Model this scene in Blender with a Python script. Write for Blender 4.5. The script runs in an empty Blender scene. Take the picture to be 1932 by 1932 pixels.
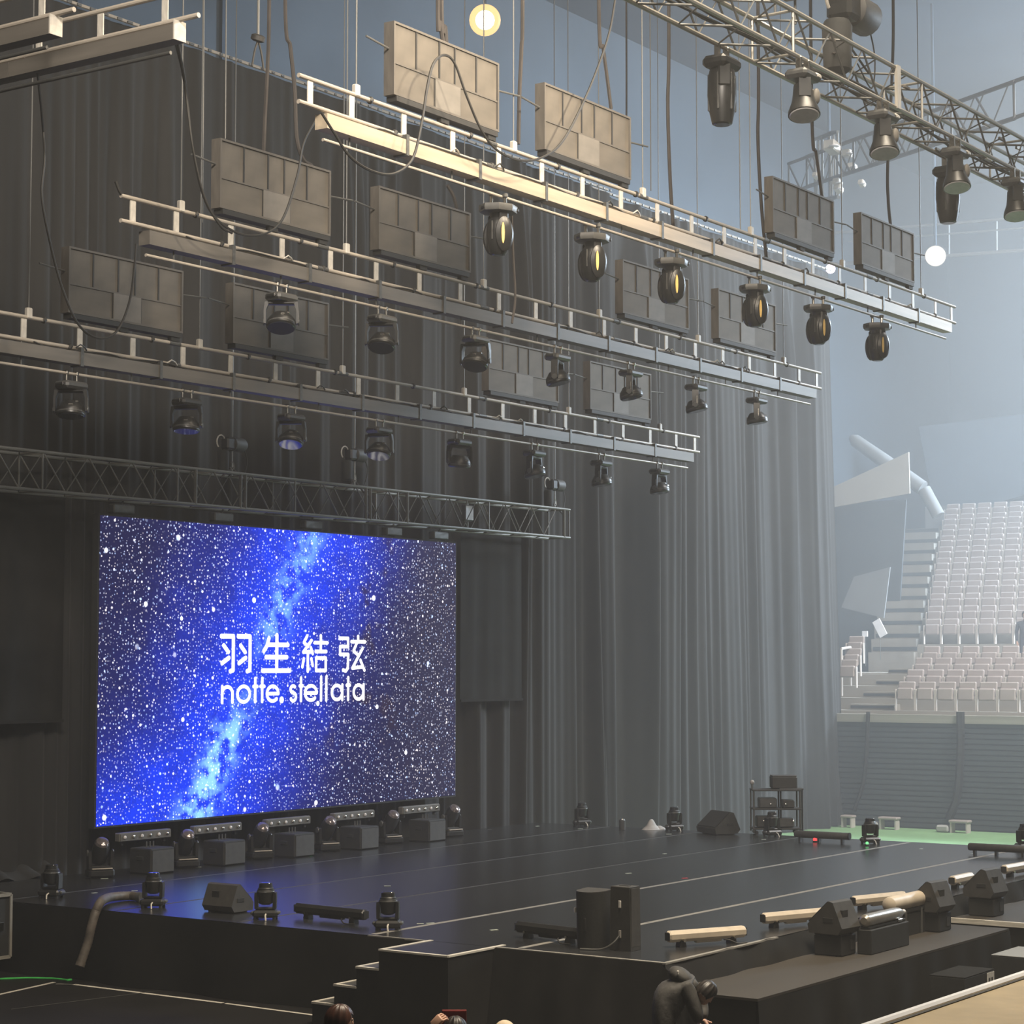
import bpy, bmesh, math, random
from mathutils import Vector, Matrix, Quaternion
random.seed(7)
SC = bpy.context.scene
COL = SC.collection
R = math.radians

# ------------------------------------------------------------------ camera
FPX, CXY = 3950.0, 966.0
CAM = Vector((0, 0, 4.5))
YAW, PITCH = R(34.6), R(4.11)
VIEW = Vector((math.cos(PITCH) * math.cos(YAW), math.cos(PITCH) * math.sin(YAW), math.sin(PITCH)))
RIGHT = Vector((math.sin(YAW), -math.cos(YAW), 0))
UP = RIGHT.cross(VIEW)
cd = bpy.data.cameras.new('camera')
cd.sensor_width = 36.0
cd.lens = 36.0 * FPX / 1932.0
cd.clip_end = 500
cam = bpy.data.objects.new('camera', cd)
COL.objects.link(cam)
cam.location = CAM
cam.rotation_euler = VIEW.to_track_quat('-Z', 'Y').to_euler()
SC.camera = cam

# ------------------------------------------------------------------ light
SC.view_settings.view_transform = 'Standard'
SC.view_settings.look = 'None'
SC.view_settings.gamma = 1
SC.view_settings.use_curve_mapping = False
SC.view_settings.exposure = 0.0
SC.cycles.max_bounces = 6
SC.cycles.diffuse_bounces = 2
SC.cycles.glossy_bounces = 3
w = bpy.data.worlds.new('hall_air')
SC.world = w
w.use_nodes = True
w.node_tree.nodes['Background'].inputs[0].default_value = (0.66, 0.66, 0.70, 1)
w.node_tree.nodes['Background'].inputs[1].default_value = 0.03

def area(name, loc, target, sx, sy, power, col, spread=180):
    l = bpy.data.lights.new(name, 'AREA')
    l.shape = 'RECTANGLE'; l.size = sx; l.size_y = sy
    l.energy = power; l.color = col; l.spread = R(spread)
    o = bpy.data.objects.new(name, l); COL.objects.link(o)
    o.location = loc
    o.rotation_euler = (Vector(target) - Vector(loc)).to_track_quat('-Z', 'Y').to_euler()
    return o
# house light in the roof over stage front and audience, added left fill, flood banks over and behind the far stand
area('house_light', (21, 7, 24), (21, 8, 0), 14, 8, 4100, (1.0, 0.86, 0.66), 92)
area('fill_left', (5, 4, 20), (25, 21, 13), 6, 4, 1150, (1.0, 0.90, 0.78), 56)  # no fixture behind it; added to brighten the upper left
area('flood_bank_stand', (48, 8, 24), (56, 23, 4), 10, 8, 7800, (1.0, 0.97, 0.93), 120)
area('flood_bank_far', (72, 8, 20), (58, 26, 9), 8, 5, 14500, (0.68, 0.84, 1.0), 110)

# ------------------------------------------------------------------ pixel of the photograph -> point on a plane of the hall
def ray(px, py):
    return VIEW + RIGHT * ((px - CXY) / FPX) + UP * ((CXY - py) / FPX)
def az(px, py, z):
    r = ray(px, py); return CAM + r * ((z - CAM.z) / r.z)
def ay(px, py, y):
    r = ray(px, py); return CAM + r * ((y - CAM.y) / r.y)
def ax(px, py, x):
    r = ray(px, py); return CAM + r * ((x - CAM.x) / r.x)
def ad(px, py, d):
    return CAM + ray(px, py) * d
def mpp(p):
    return (Vector(p) - CAM).dot(VIEW) / FPX

# ------------------------------------------------------------------ materials
MATS = {}
def mat(name, col, rough=0.6, metal=0.0, var=0.18, scale=6.0, bump=0.0, stretch=(1, 1, 1), spec=0.5, sheen=0.0):
    m = bpy.data.materials.new(name); m.use_nodes = True
    nt = m.node_tree; b = nt.nodes['Principled BSDF']
    b.inputs['Roughness'].default_value = rough
    b.inputs['Metallic'].default_value = metal
    b.inputs['Specular IOR Level'].default_value = spec
    if sheen: b.inputs['Sheen Weight'].default_value = sheen
    tc = nt.nodes.new('ShaderNodeTexCoord'); mp = nt.nodes.new('ShaderNodeMapping')
    mp.inputs['Scale'].default_value = stretch
    nz = nt.nodes.new('ShaderNodeTexNoise'); nz.inputs['Scale'].default_value = scale; nz.inputs['Detail'].default_value = 3
    rp = nt.nodes.new('ShaderNodeValToRGB')
    rp.color_ramp.elements[0].position = 0.3; rp.color_ramp.elements[1].position = 0.7
    rp.color_ramp.elements[0].color = (*[c * (1 - var) for c in col], 1)
    rp.color_ramp.elements[1].color = (*[min(1, c * (1 + var)) for c in col], 1)
    L = nt.links.new
    L(tc.outputs['Object'], mp.inputs[0]); L(mp.outputs[0], nz.inputs['Vector'])
    L(nz.outputs['Fac'], rp.inputs[0]); L(rp.outputs[0], b.inputs['Base Color'])
    if bump:
        bp = nt.nodes.new('ShaderNodeBump'); bp.inputs['Strength'].default_value = bump; bp.inputs['Distance'].default_value = 0.02
        L(nz.outputs['Fac'], bp.inputs['Height']); L(bp.outputs[0], b.inputs['Normal'])
    MATS[name] = m
    return m
def emit(name, col, strength, base=(0.02, 0.02, 0.02)):
    m = bpy.data.materials.new(name); m.use_nodes = True
    b = m.node_tree.nodes['Principled BSDF']
    b.inputs['Base Color'].default_value = (*base, 1)
    b.inputs['Emission Color'].default_value = (*col, 1)
    b.inputs['Emission Strength'].default_value = strength
    MATS[name] = m
    return m
mat('curtain_cloth', (0.026, 0.0255, 0.0255), 0.95, var=0.2, scale=1.2, stretch=(2, 2, 0.15), spec=0.15, sheen=0.05)
mat('curtain_cloth_b', (0.034, 0.034, 0.034), 0.95, var=0.2, scale=1.2, stretch=(2, 2, 0.15), spec=0.15, sheen=0.05)
mat('skirt_cloth', (0.014, 0.0135, 0.013), 0.95, var=0.25, scale=2.0, spec=0.12)
mat('vinyl', (0.018, 0.018, 0.019), 0.25, var=0.25, scale=1.5, stretch=(0.3, 2, 1), spec=1.0)
mat('tape', (0.22, 0.21, 0.19), 0.7, var=0.3, scale=5)
mat('tape_white', (0.55, 0.52, 0.46), 0.6, var=0.2, scale=4)
mat('tape_green', (0.06, 0.55, 0.10), 0.6, var=0.2, scale=4)
mat('tape_red', (0.75, 0.05, 0.07), 0.6, var=0.2, scale=4)
mat('pipe_paint', (0.36, 0.32, 0.27), 0.45, var=0.2, scale=3)
mat('beam_paint', (0.115, 0.104, 0.09), 0.5, var=0.25, scale=1.2)
mat('beam_lit', (0.40, 0.33, 0.24), 0.5, var=0.25, scale=1.2)  # lighter copy of the trough paint, its warm lighting put into the colour
mat('strut_paint', (0.46, 0.43, 0.38), 0.5, var=0.15, scale=3)
mat('alu_dim', (0.13, 0.125, 0.11), 0.5, metal=0.2, var=0.25, scale=5)
mat('alu', (0.34, 0.32, 0.28), 0.45, metal=0.4, var=0.2, scale=5)
mat('alu_dark', (0.10, 0.10, 0.095), 0.5, metal=0.4, var=0.3, scale=5)
mat('panel_board', (0.098, 0.086, 0.070), 0.75, var=0.22, scale=1.6)
mat('panel_board_light', (0.14, 0.128, 0.112), 0.7, var=0.12, scale=2.5)
mat('panel_frame', (0.090, 0.080, 0.068), 0.7, var=0.2, scale=3)
mat('panel_dark', (0.016, 0.015, 0.014), 0.7, var=0.2, scale=3)
mat('black_plastic', (0.016, 0.016, 0.016), 0.38, var=0.25, scale=8)
mat('black_matt', (0.013, 0.013, 0.013), 0.8, var=0.25, scale=8)
mat('grey_plastic', (0.07, 0.07, 0.068), 0.4, var=0.2, scale=8)
mat('chrome', (0.80, 0.76, 0.68), 0.18, metal=1.0, var=0.1, scale=10)
mat('lens', (0.03, 0.035, 0.05), 0.06, var=0.1, scale=10, spec=1.0)
mat('lens_pale', (0.62, 0.60, 0.60), 0.25, var=0.08, scale=10)
mat('amber', (0.85, 0.58, 0.20), 0.4, var=0.08, scale=10)
mat('cable', (0.016, 0.015, 0.014), 0.6, var=0.2, scale=6)
mat('strap', (0.030, 0.025, 0.023), 0.8, var=0.25, scale=4)
mat('wire', (0.11, 0.11, 0.105), 0.5, metal=0.3, var=0.2, scale=6)
mat('bar_grey', (0.50, 0.43, 0.34), 0.5, var=0.15, scale=4)
mat('seat_plastic', (0.36, 0.31, 0.29), 0.5, var=0.08, scale=4)
mat('seat_metal', (0.50, 0.46, 0.42), 0.5, var=0.1, scale=4)
mat('concrete', (0.30, 0.28, 0.245), 0.85, var=0.15, scale=2)
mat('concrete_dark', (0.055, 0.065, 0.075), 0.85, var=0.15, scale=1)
mat('green_mat', (0.20, 0.36, 0.17), 0.75, var=0.12, scale=0.8)
mat('hall_floor', (0.0085, 0.008, 0.0078), 0.6, var=0.3, scale=1.0, spec=0.25)
mat('tan_board', (0.44, 0.35, 0.21), 0.5, var=0.10, scale=6)
mat('apron_top', (0.034, 0.028, 0.021), 0.6, var=0.2, scale=1.2)
mat('white_edge', (0.93, 0.94, 1.0), 0.35, var=0.04, scale=3)
mat('wall_paint', (0.09, 0.12, 0.155), 0.9, var=0.12, scale=0.3)
mat('roof_paint', (0.07, 0.10, 0.14), 0.9, var=0.15, scale=0.25)
mat('slat_dark', (0.045, 0.052, 0.058), 0.6, var=0.2, scale=1.5)
mat('white_wall', (0.36, 0.355, 0.34), 0.8, var=0.05, scale=1)
mat('grey_wall', (0.20, 0.21, 0.215), 0.8, var=0.06, scale=1)
mat('speaker_paint', (0.030, 0.029, 0.027), 0.6, var=0.2, scale=10)
mat('speaker_side', (0.042, 0.040, 0.037), 0.6, var=0.2, scale=10)
mat('grille', (0.012, 0.012, 0.012), 0.85, var=0.3, scale=40)
mat('hose', (0.10, 0.085, 0.070), 0.6, var=0.3, scale=12)
mat('steel_tank', (0.33, 0.30, 0.26), 0.32, metal=0.7, var=0.15, scale=4)
mat('skin', (0.52, 0.31, 0.22), 0.5, var=0.06, scale=12)
mat('hair_brown', (0.055, 0.022, 0.014), 0.42, var=0.5, scale=30, stretch=(1, 1, 0.15))
mat('hair_black', (0.018, 0.014, 0.012), 0.45, var=0.4, scale=30, stretch=(1, 1, 0.15))
mat('cap_cream', (0.62, 0.50, 0.36), 0.7, var=0.08, scale=12)
mat('jacket', (0.040, 0.038, 0.036), 0.75, var=0.25, scale=9, bump=0.6)
mat('shirt_white', (0.6, 0.6, 0.6), 0.8, var=0.08, scale=9)
mat('shirt_dark', (0.04, 0.045, 0.06), 0.8, var=0.2, scale=9)
mat('red_case', (0.30, 0.03, 0.025), 0.5, var=0.1, scale=9)
mat('paper', (0.62, 0.60, 0.56), 0.7, var=0.1, scale=20)
mat('cloth_pale', (0.32, 0.30, 0.28), 0.8, var=0.15, scale=10)
emit('lamp_glow', (1.0, 0.84, 0.58), 9.0)
emit('rim_glow', (1.0, 0.62, 0.25), 1.5)
emit('lamp_dim', (1.0, 0.93, 0.85), 1.1)
emit('lamp_violet', (0.95, 0.75, 1.0), 9.0)
emit('led_green', (0.2, 1.0, 0.3), 1.4)
emit('led_red', (1.0, 0.08, 0.08), 1.2)

# ------------------------------------------------------------------ mesh helpers
def frame(p0, p1):
    d = (Vector(p1) - Vector(p0))
    q = d.to_track_quat('Z', 'Y')
    return Matrix.Translation(Vector(p0)) @ q.to_matrix().to_4x4(), d.length
class MB:
    def __init__(s): s.v = []; s.f = []
    def add(s, vs, fs, M=None):
        o = len(s.v)
        s.v += [tuple(M @ Vector(p)) if M is not None else tuple(p) for p in vs]
        s.f += [tuple(i + o for i in f) for f in fs]
        return s
    def box(s, c, d, M=None):
        x, y, z = d[0] / 2, d[1] / 2, d[2] / 2
        vs = [(c[0] + a * x, c[1] + b * y, c[2] + e * z) for e in (-1, 1) for b in (-1, 1) for a in (-1, 1)]
        return s.add(vs, [(0, 2, 3, 1), (4, 5, 7, 6), (0, 1, 5, 4), (2, 6, 7, 3), (0, 4, 6, 2), (1, 3, 7, 5)], M)
    def rbox(s, c, d, b, M=None, seg=1):
        bm = bmesh.new(); bmesh.ops.create_cube(bm, size=1)
        for v in bm.verts: v.co = Vector((c[0] + v.co.x * d[0], c[1] + v.co.y * d[1], c[2] + v.co.z * d[2]))
        bmesh.ops.bevel(bm, geom=bm.edges[:], offset=b, segments=seg, affect='EDGES', profile=0.5)
        bm.verts.index_update()
        s.add([v.co[:] for v in bm.verts], [tuple(v.index for v in f.verts) for f in bm.faces], M)
        bm.free(); return s
    def lathe(s, prof, n=16, M=None, sx=1, sy=1):
        vs, fs = [], []
        for r, z in prof:
            for k in range(n):
                a = 2 * math.pi * k / n
                vs.append((r * math.cos(a) * sx, r * math.sin(a) * sy, z))
        m = len(prof)
        for i in range(m - 1):
            for k in range(n):
                k2 = (k + 1) % n
                fs.append((i * n + k, i * n + k2, (i + 1) * n + k2, (i + 1) * n + k))
        fs.append(tuple(range(n - 1, -1, -1))); fs.append(tuple((m - 1) * n + k for k in range(n)))
        return s.add(vs, fs, M)
    def cyl(s, p0, p1, r, r1=None, n=10):
        M, l = frame(p0, p1)
        return s.lathe([(r, 0), (r1 if r1 is not None else r, l)], n, M)
    def prism(s, poly, t, M=None):          # polygon in local XZ, thickness along Y centred
        n = len(poly)
        vs = [(x, -t / 2, z) for x, z in poly] + [(x, t / 2, z) for x, z in poly]
        fs = [tuple(range(n)), tuple(range(2 * n - 1, n - 1, -1))]
        for k in range(n):
            k2 = (k + 1) % n
            fs.append((k2, k, k + n, k2 + n))
        return s.add(vs, fs, M)
    def tube(s, pts, r, n=6):
        pts = [Vector(p) for p in pts]
        vs, fs = [], []
        prev = None
        for i, p in enumerate(pts):
            t = (pts[min(i + 1, len(pts) - 1)] - pts[max(i - 1, 0)]).normalized()
            if prev is None:
                a = t.orthogonal().normalized()
            else:
                a = (prev - t * prev.dot(t)).normalized()
            prev = a
            b = t.cross(a)
            rr = r[i] if isinstance(r, (list, tuple)) else r
            for k in range(n):
                an = 2 * math.pi * k / n
                vs.append(p + a * (rr * math.cos(an)) + b * (rr * math.sin(an)))
        for i in range(len(pts) - 1):
            for k in range(n):
                k2 = (k + 1) % n
                fs.append((i * n + k, i * n + k2, (i + 1) * n + k2, (i + 1) * n + k))
        fs.append(tuple(range(n - 1, -1, -1))); fs.append(tuple((len(pts) - 1) * n + k for k in range(n)))
        return s.add(vs, fs)
    def ball(s, c, r, n=12, m=8, sc=(1, 1, 1)):
        prof = [(max(1e-4, r * math.sin(math.pi * i / m)), -r * math.cos(math.pi * i / m)) for i in range(m + 1)]
        return s.lathe(prof, n, Matrix.Translation(Vector(c)) @ Matrix.Diagonal((*sc, 1)))
    def mesh(s, name, m, smooth=True, angle=35):
        me = bpy.data.meshes.new(name)
        me.from_pydata(s.v, [], s.f)
        bm = bmesh.new(); bm.from_mesh(me)
        bmesh.ops.recalc_face_normals(bm, faces=bm.faces[:])
        bm.to_mesh(me); bm.free()
        if smooth:
            me.polygons.foreach_set('use_smooth', [True] * len(me.polygons))
            me.set_sharp_from_angle(angle=R(angle))
        me.materials.append(MATS[m] if isinstance(m, str) else m)
        return me
    def build(s, name, m, parent=None, loc=None, rot=None, smooth=True, angle=35):
        return put(name, s.mesh(name, m, smooth, angle), parent, loc, rot)
def put(name, me, parent=None, loc=None, rot=None):
    o = bpy.data.objects.new(name, me); COL.objects.link(o)
    if parent is not None: o.parent = parent
    if loc is not None: o.location = loc
    if rot is not None: o.rotation_euler = rot
    return o
def tag(o, label=None, cat=None, group=None, kind=None):
    if label: o['label'] = label
    if cat: o['category'] = cat
    if group: o['group'] = group
    if kind: o['kind'] = kind
    return o
def thing(name, label, cat, loc=(0, 0, 0), rot=(0, 0, 0), group=None):
    o = bpy.data.objects.new(name, None); COL.objects.link(o)
    o.empty_display_size = 0.1
    o.location = loc; o.rotation_euler = rot
    return tag(o, label, cat, group)
def struct(o):
    o['kind'] = 'structure'; return o
def copy_tree(o, parent=None):
    c = o.copy(); COL.objects.link(c); c.parent = parent
    for ch in list(o.children): copy_tree(ch, c)
    return c
UNIT = {}
def bar(name, p0, p1, r, m, parent=None, n=8, kind='round'):
    """a straight round or flat bar that shares one unit mesh; r may be (rx, ry)"""
    key = (m, n, kind)
    if key not in UNIT:
        b = MB()
        if kind == 'round': b.lathe([(1, 0), (1, 1)], n)
        else: b.box((0, 0, 0.5), (2, 2, 1))
        UNIT[key] = b.mesh('bar', m)
    M, l = frame(p0, p1)
    o = put(name, UNIT[key], parent)
    rx, ry = r if isinstance(r, tuple) else (r, r)
    o.location = M.to_translation(); o.rotation_euler = M.to_euler(); o.scale = (rx, ry, l)
    return o
def flat(name, p0, p1, wx, wy, wz, m, parent=None):
    """axis aligned box piece from corner p0 with size, sharing one unit mesh"""
    key = (m, 'cube')
    if key not in UNIT: UNIT[key] = MB().box((0.5, 0.5, 0.5), (1, 1, 1)).mesh('block', m)
    o = put(name, UNIT[key], parent); o.location = p0; o.scale = (wx, wy, wz)
    return o
def block(name, lo, hi, m, parent=None):
    return flat(name, lo, None, hi[0] - lo[0], hi[1] - lo[1], hi[2] - lo[2], m, parent)
ORD = ['first', 'second', 'third', 'fourth', 'fifth', 'sixth', 'seventh', 'eighth', 'ninth', 'tenth', 'eleventh', 'twelfth', 'thirteenth', 'fourteenth']
def spline(pts, n=8):
    """Catmull-Rom through the points"""
    P = [Vector(p) for p in pts]; P = [P[0] * 2 - P[1]] + P + [P[-1] * 2 - P[-2]]
    out = []
    for i in range(1, len(P) - 2):
        for k in range(n):
            t = k / n
            out.append(0.5 * ((2 * P[i]) + (P[i + 1] - P[i - 1]) * t + (2 * P[i - 1] - 5 * P[i] + 4 * P[i + 1] - P[i + 2]) * t * t + (3 * P[i] - P[i - 1] - 3 * P[i + 1] + P[i + 2]) * t ** 3))
    out.append(P[-2]); return out

# ================================================================== the hall
floor = MB().box((38, 15, -0.05), (96, 52, 0.1)).build('floor', 'hall_floor'); struct(floor)
green = MB().box((46.0, 17, 0.006), (14.6, 22, 0.012)).build('floor_covering', 'green_mat'); struct(green)
wb = MB().box((45, 36.2, 13), (94, 0.4, 26)).build('wall_back', 'wall_paint'); struct(wb)
wf = MB().box((86.2, 14, 13), (0.4, 52, 26)).build('wall_right', 'wall_paint'); struct(wf)
ce = MB().box((42, 15, 25.6), (96, 52, 0.4)).build('ceiling', 'roof_paint'); struct(ce)
for k in range(2):                                   # deep ribs of the roof
    block('roof_rib', (14 + 11 * k, 12, 24.6), (14.5 + 11 * k, 36, 25.4), 'roof_paint', ce)
for k in range(4):
    block('roof_purlin', (12, 17 + 5 * k, 24.9), (44, 17.25 + 5 * k, 25.4), 'roof_paint', ce)
for k in range(4):                                   # panel joints of the rear wall
    block('wall_batten', (24 + 5 * k, 35.9, 12), (24.15 + 5 * k, 36, 25.4), 'roof_paint', wb)

# ---------------------------------------------------------------- stage
SX0, SX1, SY0, SY1, SZ = 21.4, 38.4, 12.6, 25.85, 1.0
stage = thing('stage', 'black stage with shiny vinyl dance floor and cloth skirts', 'stage', (SX0, SY0, 0))
SO = Vector((SX0, SY0, 0))
seams = [12.6, 14.7, 17.0, 19.3, 21.6, 23.9, 25.85]
mat('tape_faint', (0.05, 0.05, 0.048), 0.6, var=0.4, scale=3)
for k in range(6):
    block('floor_sheet', Vector((SX0, seams[k] + 0.006, 0.92)) - SO, Vector((SX1, seams[k + 1] - 0.006, SZ)) - SO, 'vinyl', stage)
for k in range(1, 6):
    m = 'tape' if k in (1, 2) else 'tape_faint'
    wd = 0.045 if k in (1, 2) else 0.03
    x = SX0 + 0.1
    while x < SX1 - 0.3:                              # the tape was laid in runs
        l = random.uniform(2.5, 4.2); x2 = min(x + l, SX1 - 0.1)
        block('seam_tape', Vector((x, seams[k] - wd, SZ)) - SO, Vector((x2 - 0.02, seams[k] + wd, SZ + 0.002)) - SO, m, stage)
        x = x2
block('deck_core', Vector((SX0 + 0.08, SY0 + 0.08, 0.0)) - SO, Vector((SX1 - 0.08, SY1 - 0.05, 0.915)) - SO, 'black_matt', stage)
def cloth_sheet(name, p00, p10, p01, p11, nu, nv, amp, m, parent=None, seed=1, nrm=None, lam=(0.5, 1.3), vgain=1.0, off=Vector((0, 0, 0)), th=0.0):
    """a hanging cloth between four corners (u along the width, v downwards) with random folds along its normal"""
    rg = random.Random(seed)
    p00, p10, p01, p11 = map(Vector, (p00, p10, p01, p11))
    L = (p10 - p00).length
    nrm = Vector(nrm) if nrm is not None else (p10 - p00).cross(p01 - p00).normalized()
    ws = [(rg.uniform(*lam), rg.uniform(0, 6.28), rg.uniform(0.4, 1.0), rg.uniform(-0.5, 0.5)) for _ in range(7)]
    vs, fs = [], []
    for j in range(nv + 1):
        v = j / nv
        for i in range(nu + 1):
            u = i / nu; x = u * L
            h = sum(a * math.sin(2 * math.pi * x / l + ph + dr * v * 2) for l, ph, a, dr in ws) / 2.6
            h = math.copysign(abs(h) ** 0.8, h)
            a, b = p00.lerp(p10, u), p01.lerp(p11, u)
            vs.append(a.lerp(b, v) + nrm * (amp * h * (1 + (vgain - 1) * v)) - off)
    for j in range(nv):
        for i in range(nu):
            k = j * (nu + 1) + i
            fs.append((k, k + 1, k + nu + 2, k + nu + 1))
    mb = MB(); mb.add(vs, fs)
    o = mb.build(name, m, parent, angle=80)
    return o
# skirts: left side beyond the steps, left side in front of the steps, front drape down to the apron
cloth_sheet('skirt', (21.36, 25.6, 0.995), (21.36, 16.1, 0.995), (21.30, 25.6, 0.0), (21.25, 16.1, 0.0), 110, 8, 0.035, 'skirt_cloth', stage, 3, (-1, 0, 0), (0.9, 2.6), 2.0, SO)
cloth_sheet('skirt', (21.36, 15.0, 0.995), (21.36, 12.6, 0.995), (21.22, 15.0, 0.0), (21.15, 12.5, 0.0), 60, 8, 0.03, 'skirt_cloth', stage, 5, (-1, 0, 0), (0.5, 1.4), 2.5, SO)
cloth_sheet('front_drape', (21.36, 12.58, 0.998), (34.0, 12.58, 0.998), (21.2, 12.42, 0.66), (34.0, 12.46, 0.72), 130, 6, 0.02, 'skirt_cloth', stage, 8, (0, -0.6, 0.8), (0.8, 2.0), 2.0, SO)
block('deck_edge', Vector((21.36, 12.56, 0.985)) - SO, Vector((24.2, 12.62, 1.004)) - SO, 'tape', stage)
block('deck_edge', Vector((21.37, 12.6, 0.985)) - SO, Vector((21.43, 15.0, 1.004)) - SO, 'tape', stage)
block('deck_edge', Vector((21.37, 16.1, 0.985)) - SO, Vector((21.41, 17.0, 1.004)) - SO, 'tape', stage)
cloth_sheet('skirt', (38.42, 12.6, 0.995), (38.42, 25.8, 0.995), (38.45, 12.6, 0), (38.45, 25.8, 0), 60, 4, 0.02, 'skirt_cloth', stage, 9, (1, 0, 0), (0.9, 2.0), 1.5, SO)
cloth_sheet('skirt', (21.30, 12.56, 0.98), (21.24, 12.2, 0.74), (21.12, 12.5, 0.0), (21.2, 12.1, 0.0), 16, 6, 0.03, 'skirt_cloth', stage, 11, (-0.5, -0.8, 0), (0.2, 0.5), 1.5, SO)

# ---------------------------------------------------------------- steps up to the stage
st = thing('stage_steps', 'black cloth covered steps with white nosing tape at the stage side', 'steps', (20.4, 15.0, 0))
SOf = Vector((20.4, 15.0, 0))
def stp(name, lo, hi, m): return block(name, Vector(lo) - SOf, Vector(hi) - SOf, m, st)
stp('landing', (20.4, 15.0, 0.0), (21.34, 16.05, 0.985), 'skirt_cloth')
stp('landing_top', (20.42, 15.02, 0.986), (21.38, 16.03, 1.0), 'vinyl')
stp('nosing', (20.39, 15.0, 0.985), (20.45, 16.05, 1.006), 'tape_white')
stp('nosing', (20.40, 14.99, 0.985), (21.6, 15.05, 1.006), 'tape_white')
stp('nosing', (20.40, 16.0, 0.985), (21.45, 16.06, 1.006), 'tape_white')
for k in range(3):
    z = 0.76 - 0.245 * k; y0 = 16.05 + 0.35 * k
    stp('tread', (20.4, y0, 0.0), (21.34, y0 + 0.35, z), 'skirt_cloth')
    stp('tread_top', (20.44, y0 + 0.01, z), (21.3, y0 + 0.32, z + 0.006), 'grey_plastic')
    stp('nosing', (20.39, y0, z - 0.015), (20.44, y0 + 0.36, z + 0.01), 'tape_white')
    stp('nosing', (20.40, y0 + 0.31, z - 0.01), (21.32, y0 + 0.36, z + 0.012), 'tape_white')

# ---------------------------------------------------------------- apron platforms in front of the stage
ap = thing('apron_platform', 'low tan topped platform running along the stage front', 'platform', (21.25, 11.3, 0))
block('platform_top', (0, 0, 0.69), (7.6, 1.2, 0.72), 'apron_top', ap)
block('platform_body', (0.03, 0.04, 0.0), (7.57, 1.2, 0.69), 'skirt_cloth', ap)
cloth_sheet('skirt', (0, -0.01, 0.69), (7.6, -0.01, 0.69), (0, -0.06, 0), (7.6, -0.06, 0), 70, 4, 0.012, 'skirt_cloth', ap, 12, (0, -1, 0), (0.8, 2.0), 2.0)
ap2 = thing('apron_platform', 'second low platform beyond the gap at the far right stage front', 'platform', (29.5, 11.3, 0))
block('platform_top', (0, 0, 0.69), (7.5, 1.2, 0.72), 'apron_top', ap2)
block('platform_body', (0.03, 0.04, 0.0), (7.47, 1.2, 0.69), 'skirt_cloth', ap2)
block('edge_strip', (-0.02, 0.0, 0.66), (0.04, 1.2, 0.73), 'tape_white', ap2)

# ---------------------------------------------------------------- tape on the hall floor
def tape_line(name, a, b, w, m, label, z=0.004, cat='tape'):
    a, b = Vector(a), Vector(b); d = (b - a); l = d.length; an = math.atan2(d.y, d.x)
    o = MB().box((l / 2, 0, 0.0015), (l, w, 0.003)).build(name, m, None, (a.x, a.y, z), (0, 0, an))
    return tag(o, label, cat)
tape_line('floor_tape', az(139, 1858, 0), az(420, 1893, 0), 0.07, 'tape_white', 'long white tape on the dark floor below the stage side')
tape_line('floor_tape', az(426, 1894, 0), az(600, 1917, 0), 0.06, 'tape_white', 'short white tape leading up to the foot of the steps')
tape_line('floor_tape', az(106, 1857, 0), az(137, 1858, 0), 0.05, 'tape', 'dull tape piece at the corner of the floor marking')
tape_line('floor_tape', az(102, 1854, 0), az(-60, 1890, 0), 0.06, 'tape_white', 'white tape from the marking corner to the left edge')
tape_line('floor_tape', az(44, 1820, 0), az(-40, 1826, 0), 0.06, 'tape_white', 'white tape beside the flight case')
gt = thing('floor_tape', 'bright green cord lying on the dark floor at left', 'cord', az(0, 1847, 0))
GP = az(0, 1847, 0)
MB().tube([az(px, py, 0.015) - GP for px, py in ((-60, 1850), (0, 1847), (50, 1845), (100, 1846), (128, 1849))], 0.014, 6).build('line', 'tape_green', gt)
MB().rbox((0, 0, 0), (0.09, 0.05, 0.03), 0.008).build('plug', 'tape_green', gt, az(130, 1849, 0.016) - GP)
tape_line('floor_tape', az(20, 1905, 0), az(300, 1870, 0), 0.03, 'tape_faint', 'faint seam across the dark floor')

# ---------------------------------------------------------------- parapet in the right foreground
pp = thing('parapet', 'tan topped parapet with bright white edge in the near right corner', 'parapet', (4, 3, 0))
MB().box((11, 0.45, 1.42), (22, 1.06, 2.84)).build('parapet_wall', 'grey_wall', pp)
MB().rbox((11, 0.30, 2.87), (22, 1.42, 0.05), 0.01).build('top_board', 'tan_board', pp)
MB().rbox((11, 1.035, 2.885), (22, 0.05, 0.055), 0.012).build('edge_rail', 'white_edge', pp)
MB().box((11, 0.985, 2.897), (22, 0.02, 0.006)).build('rail_joint', 'cable', pp)

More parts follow.
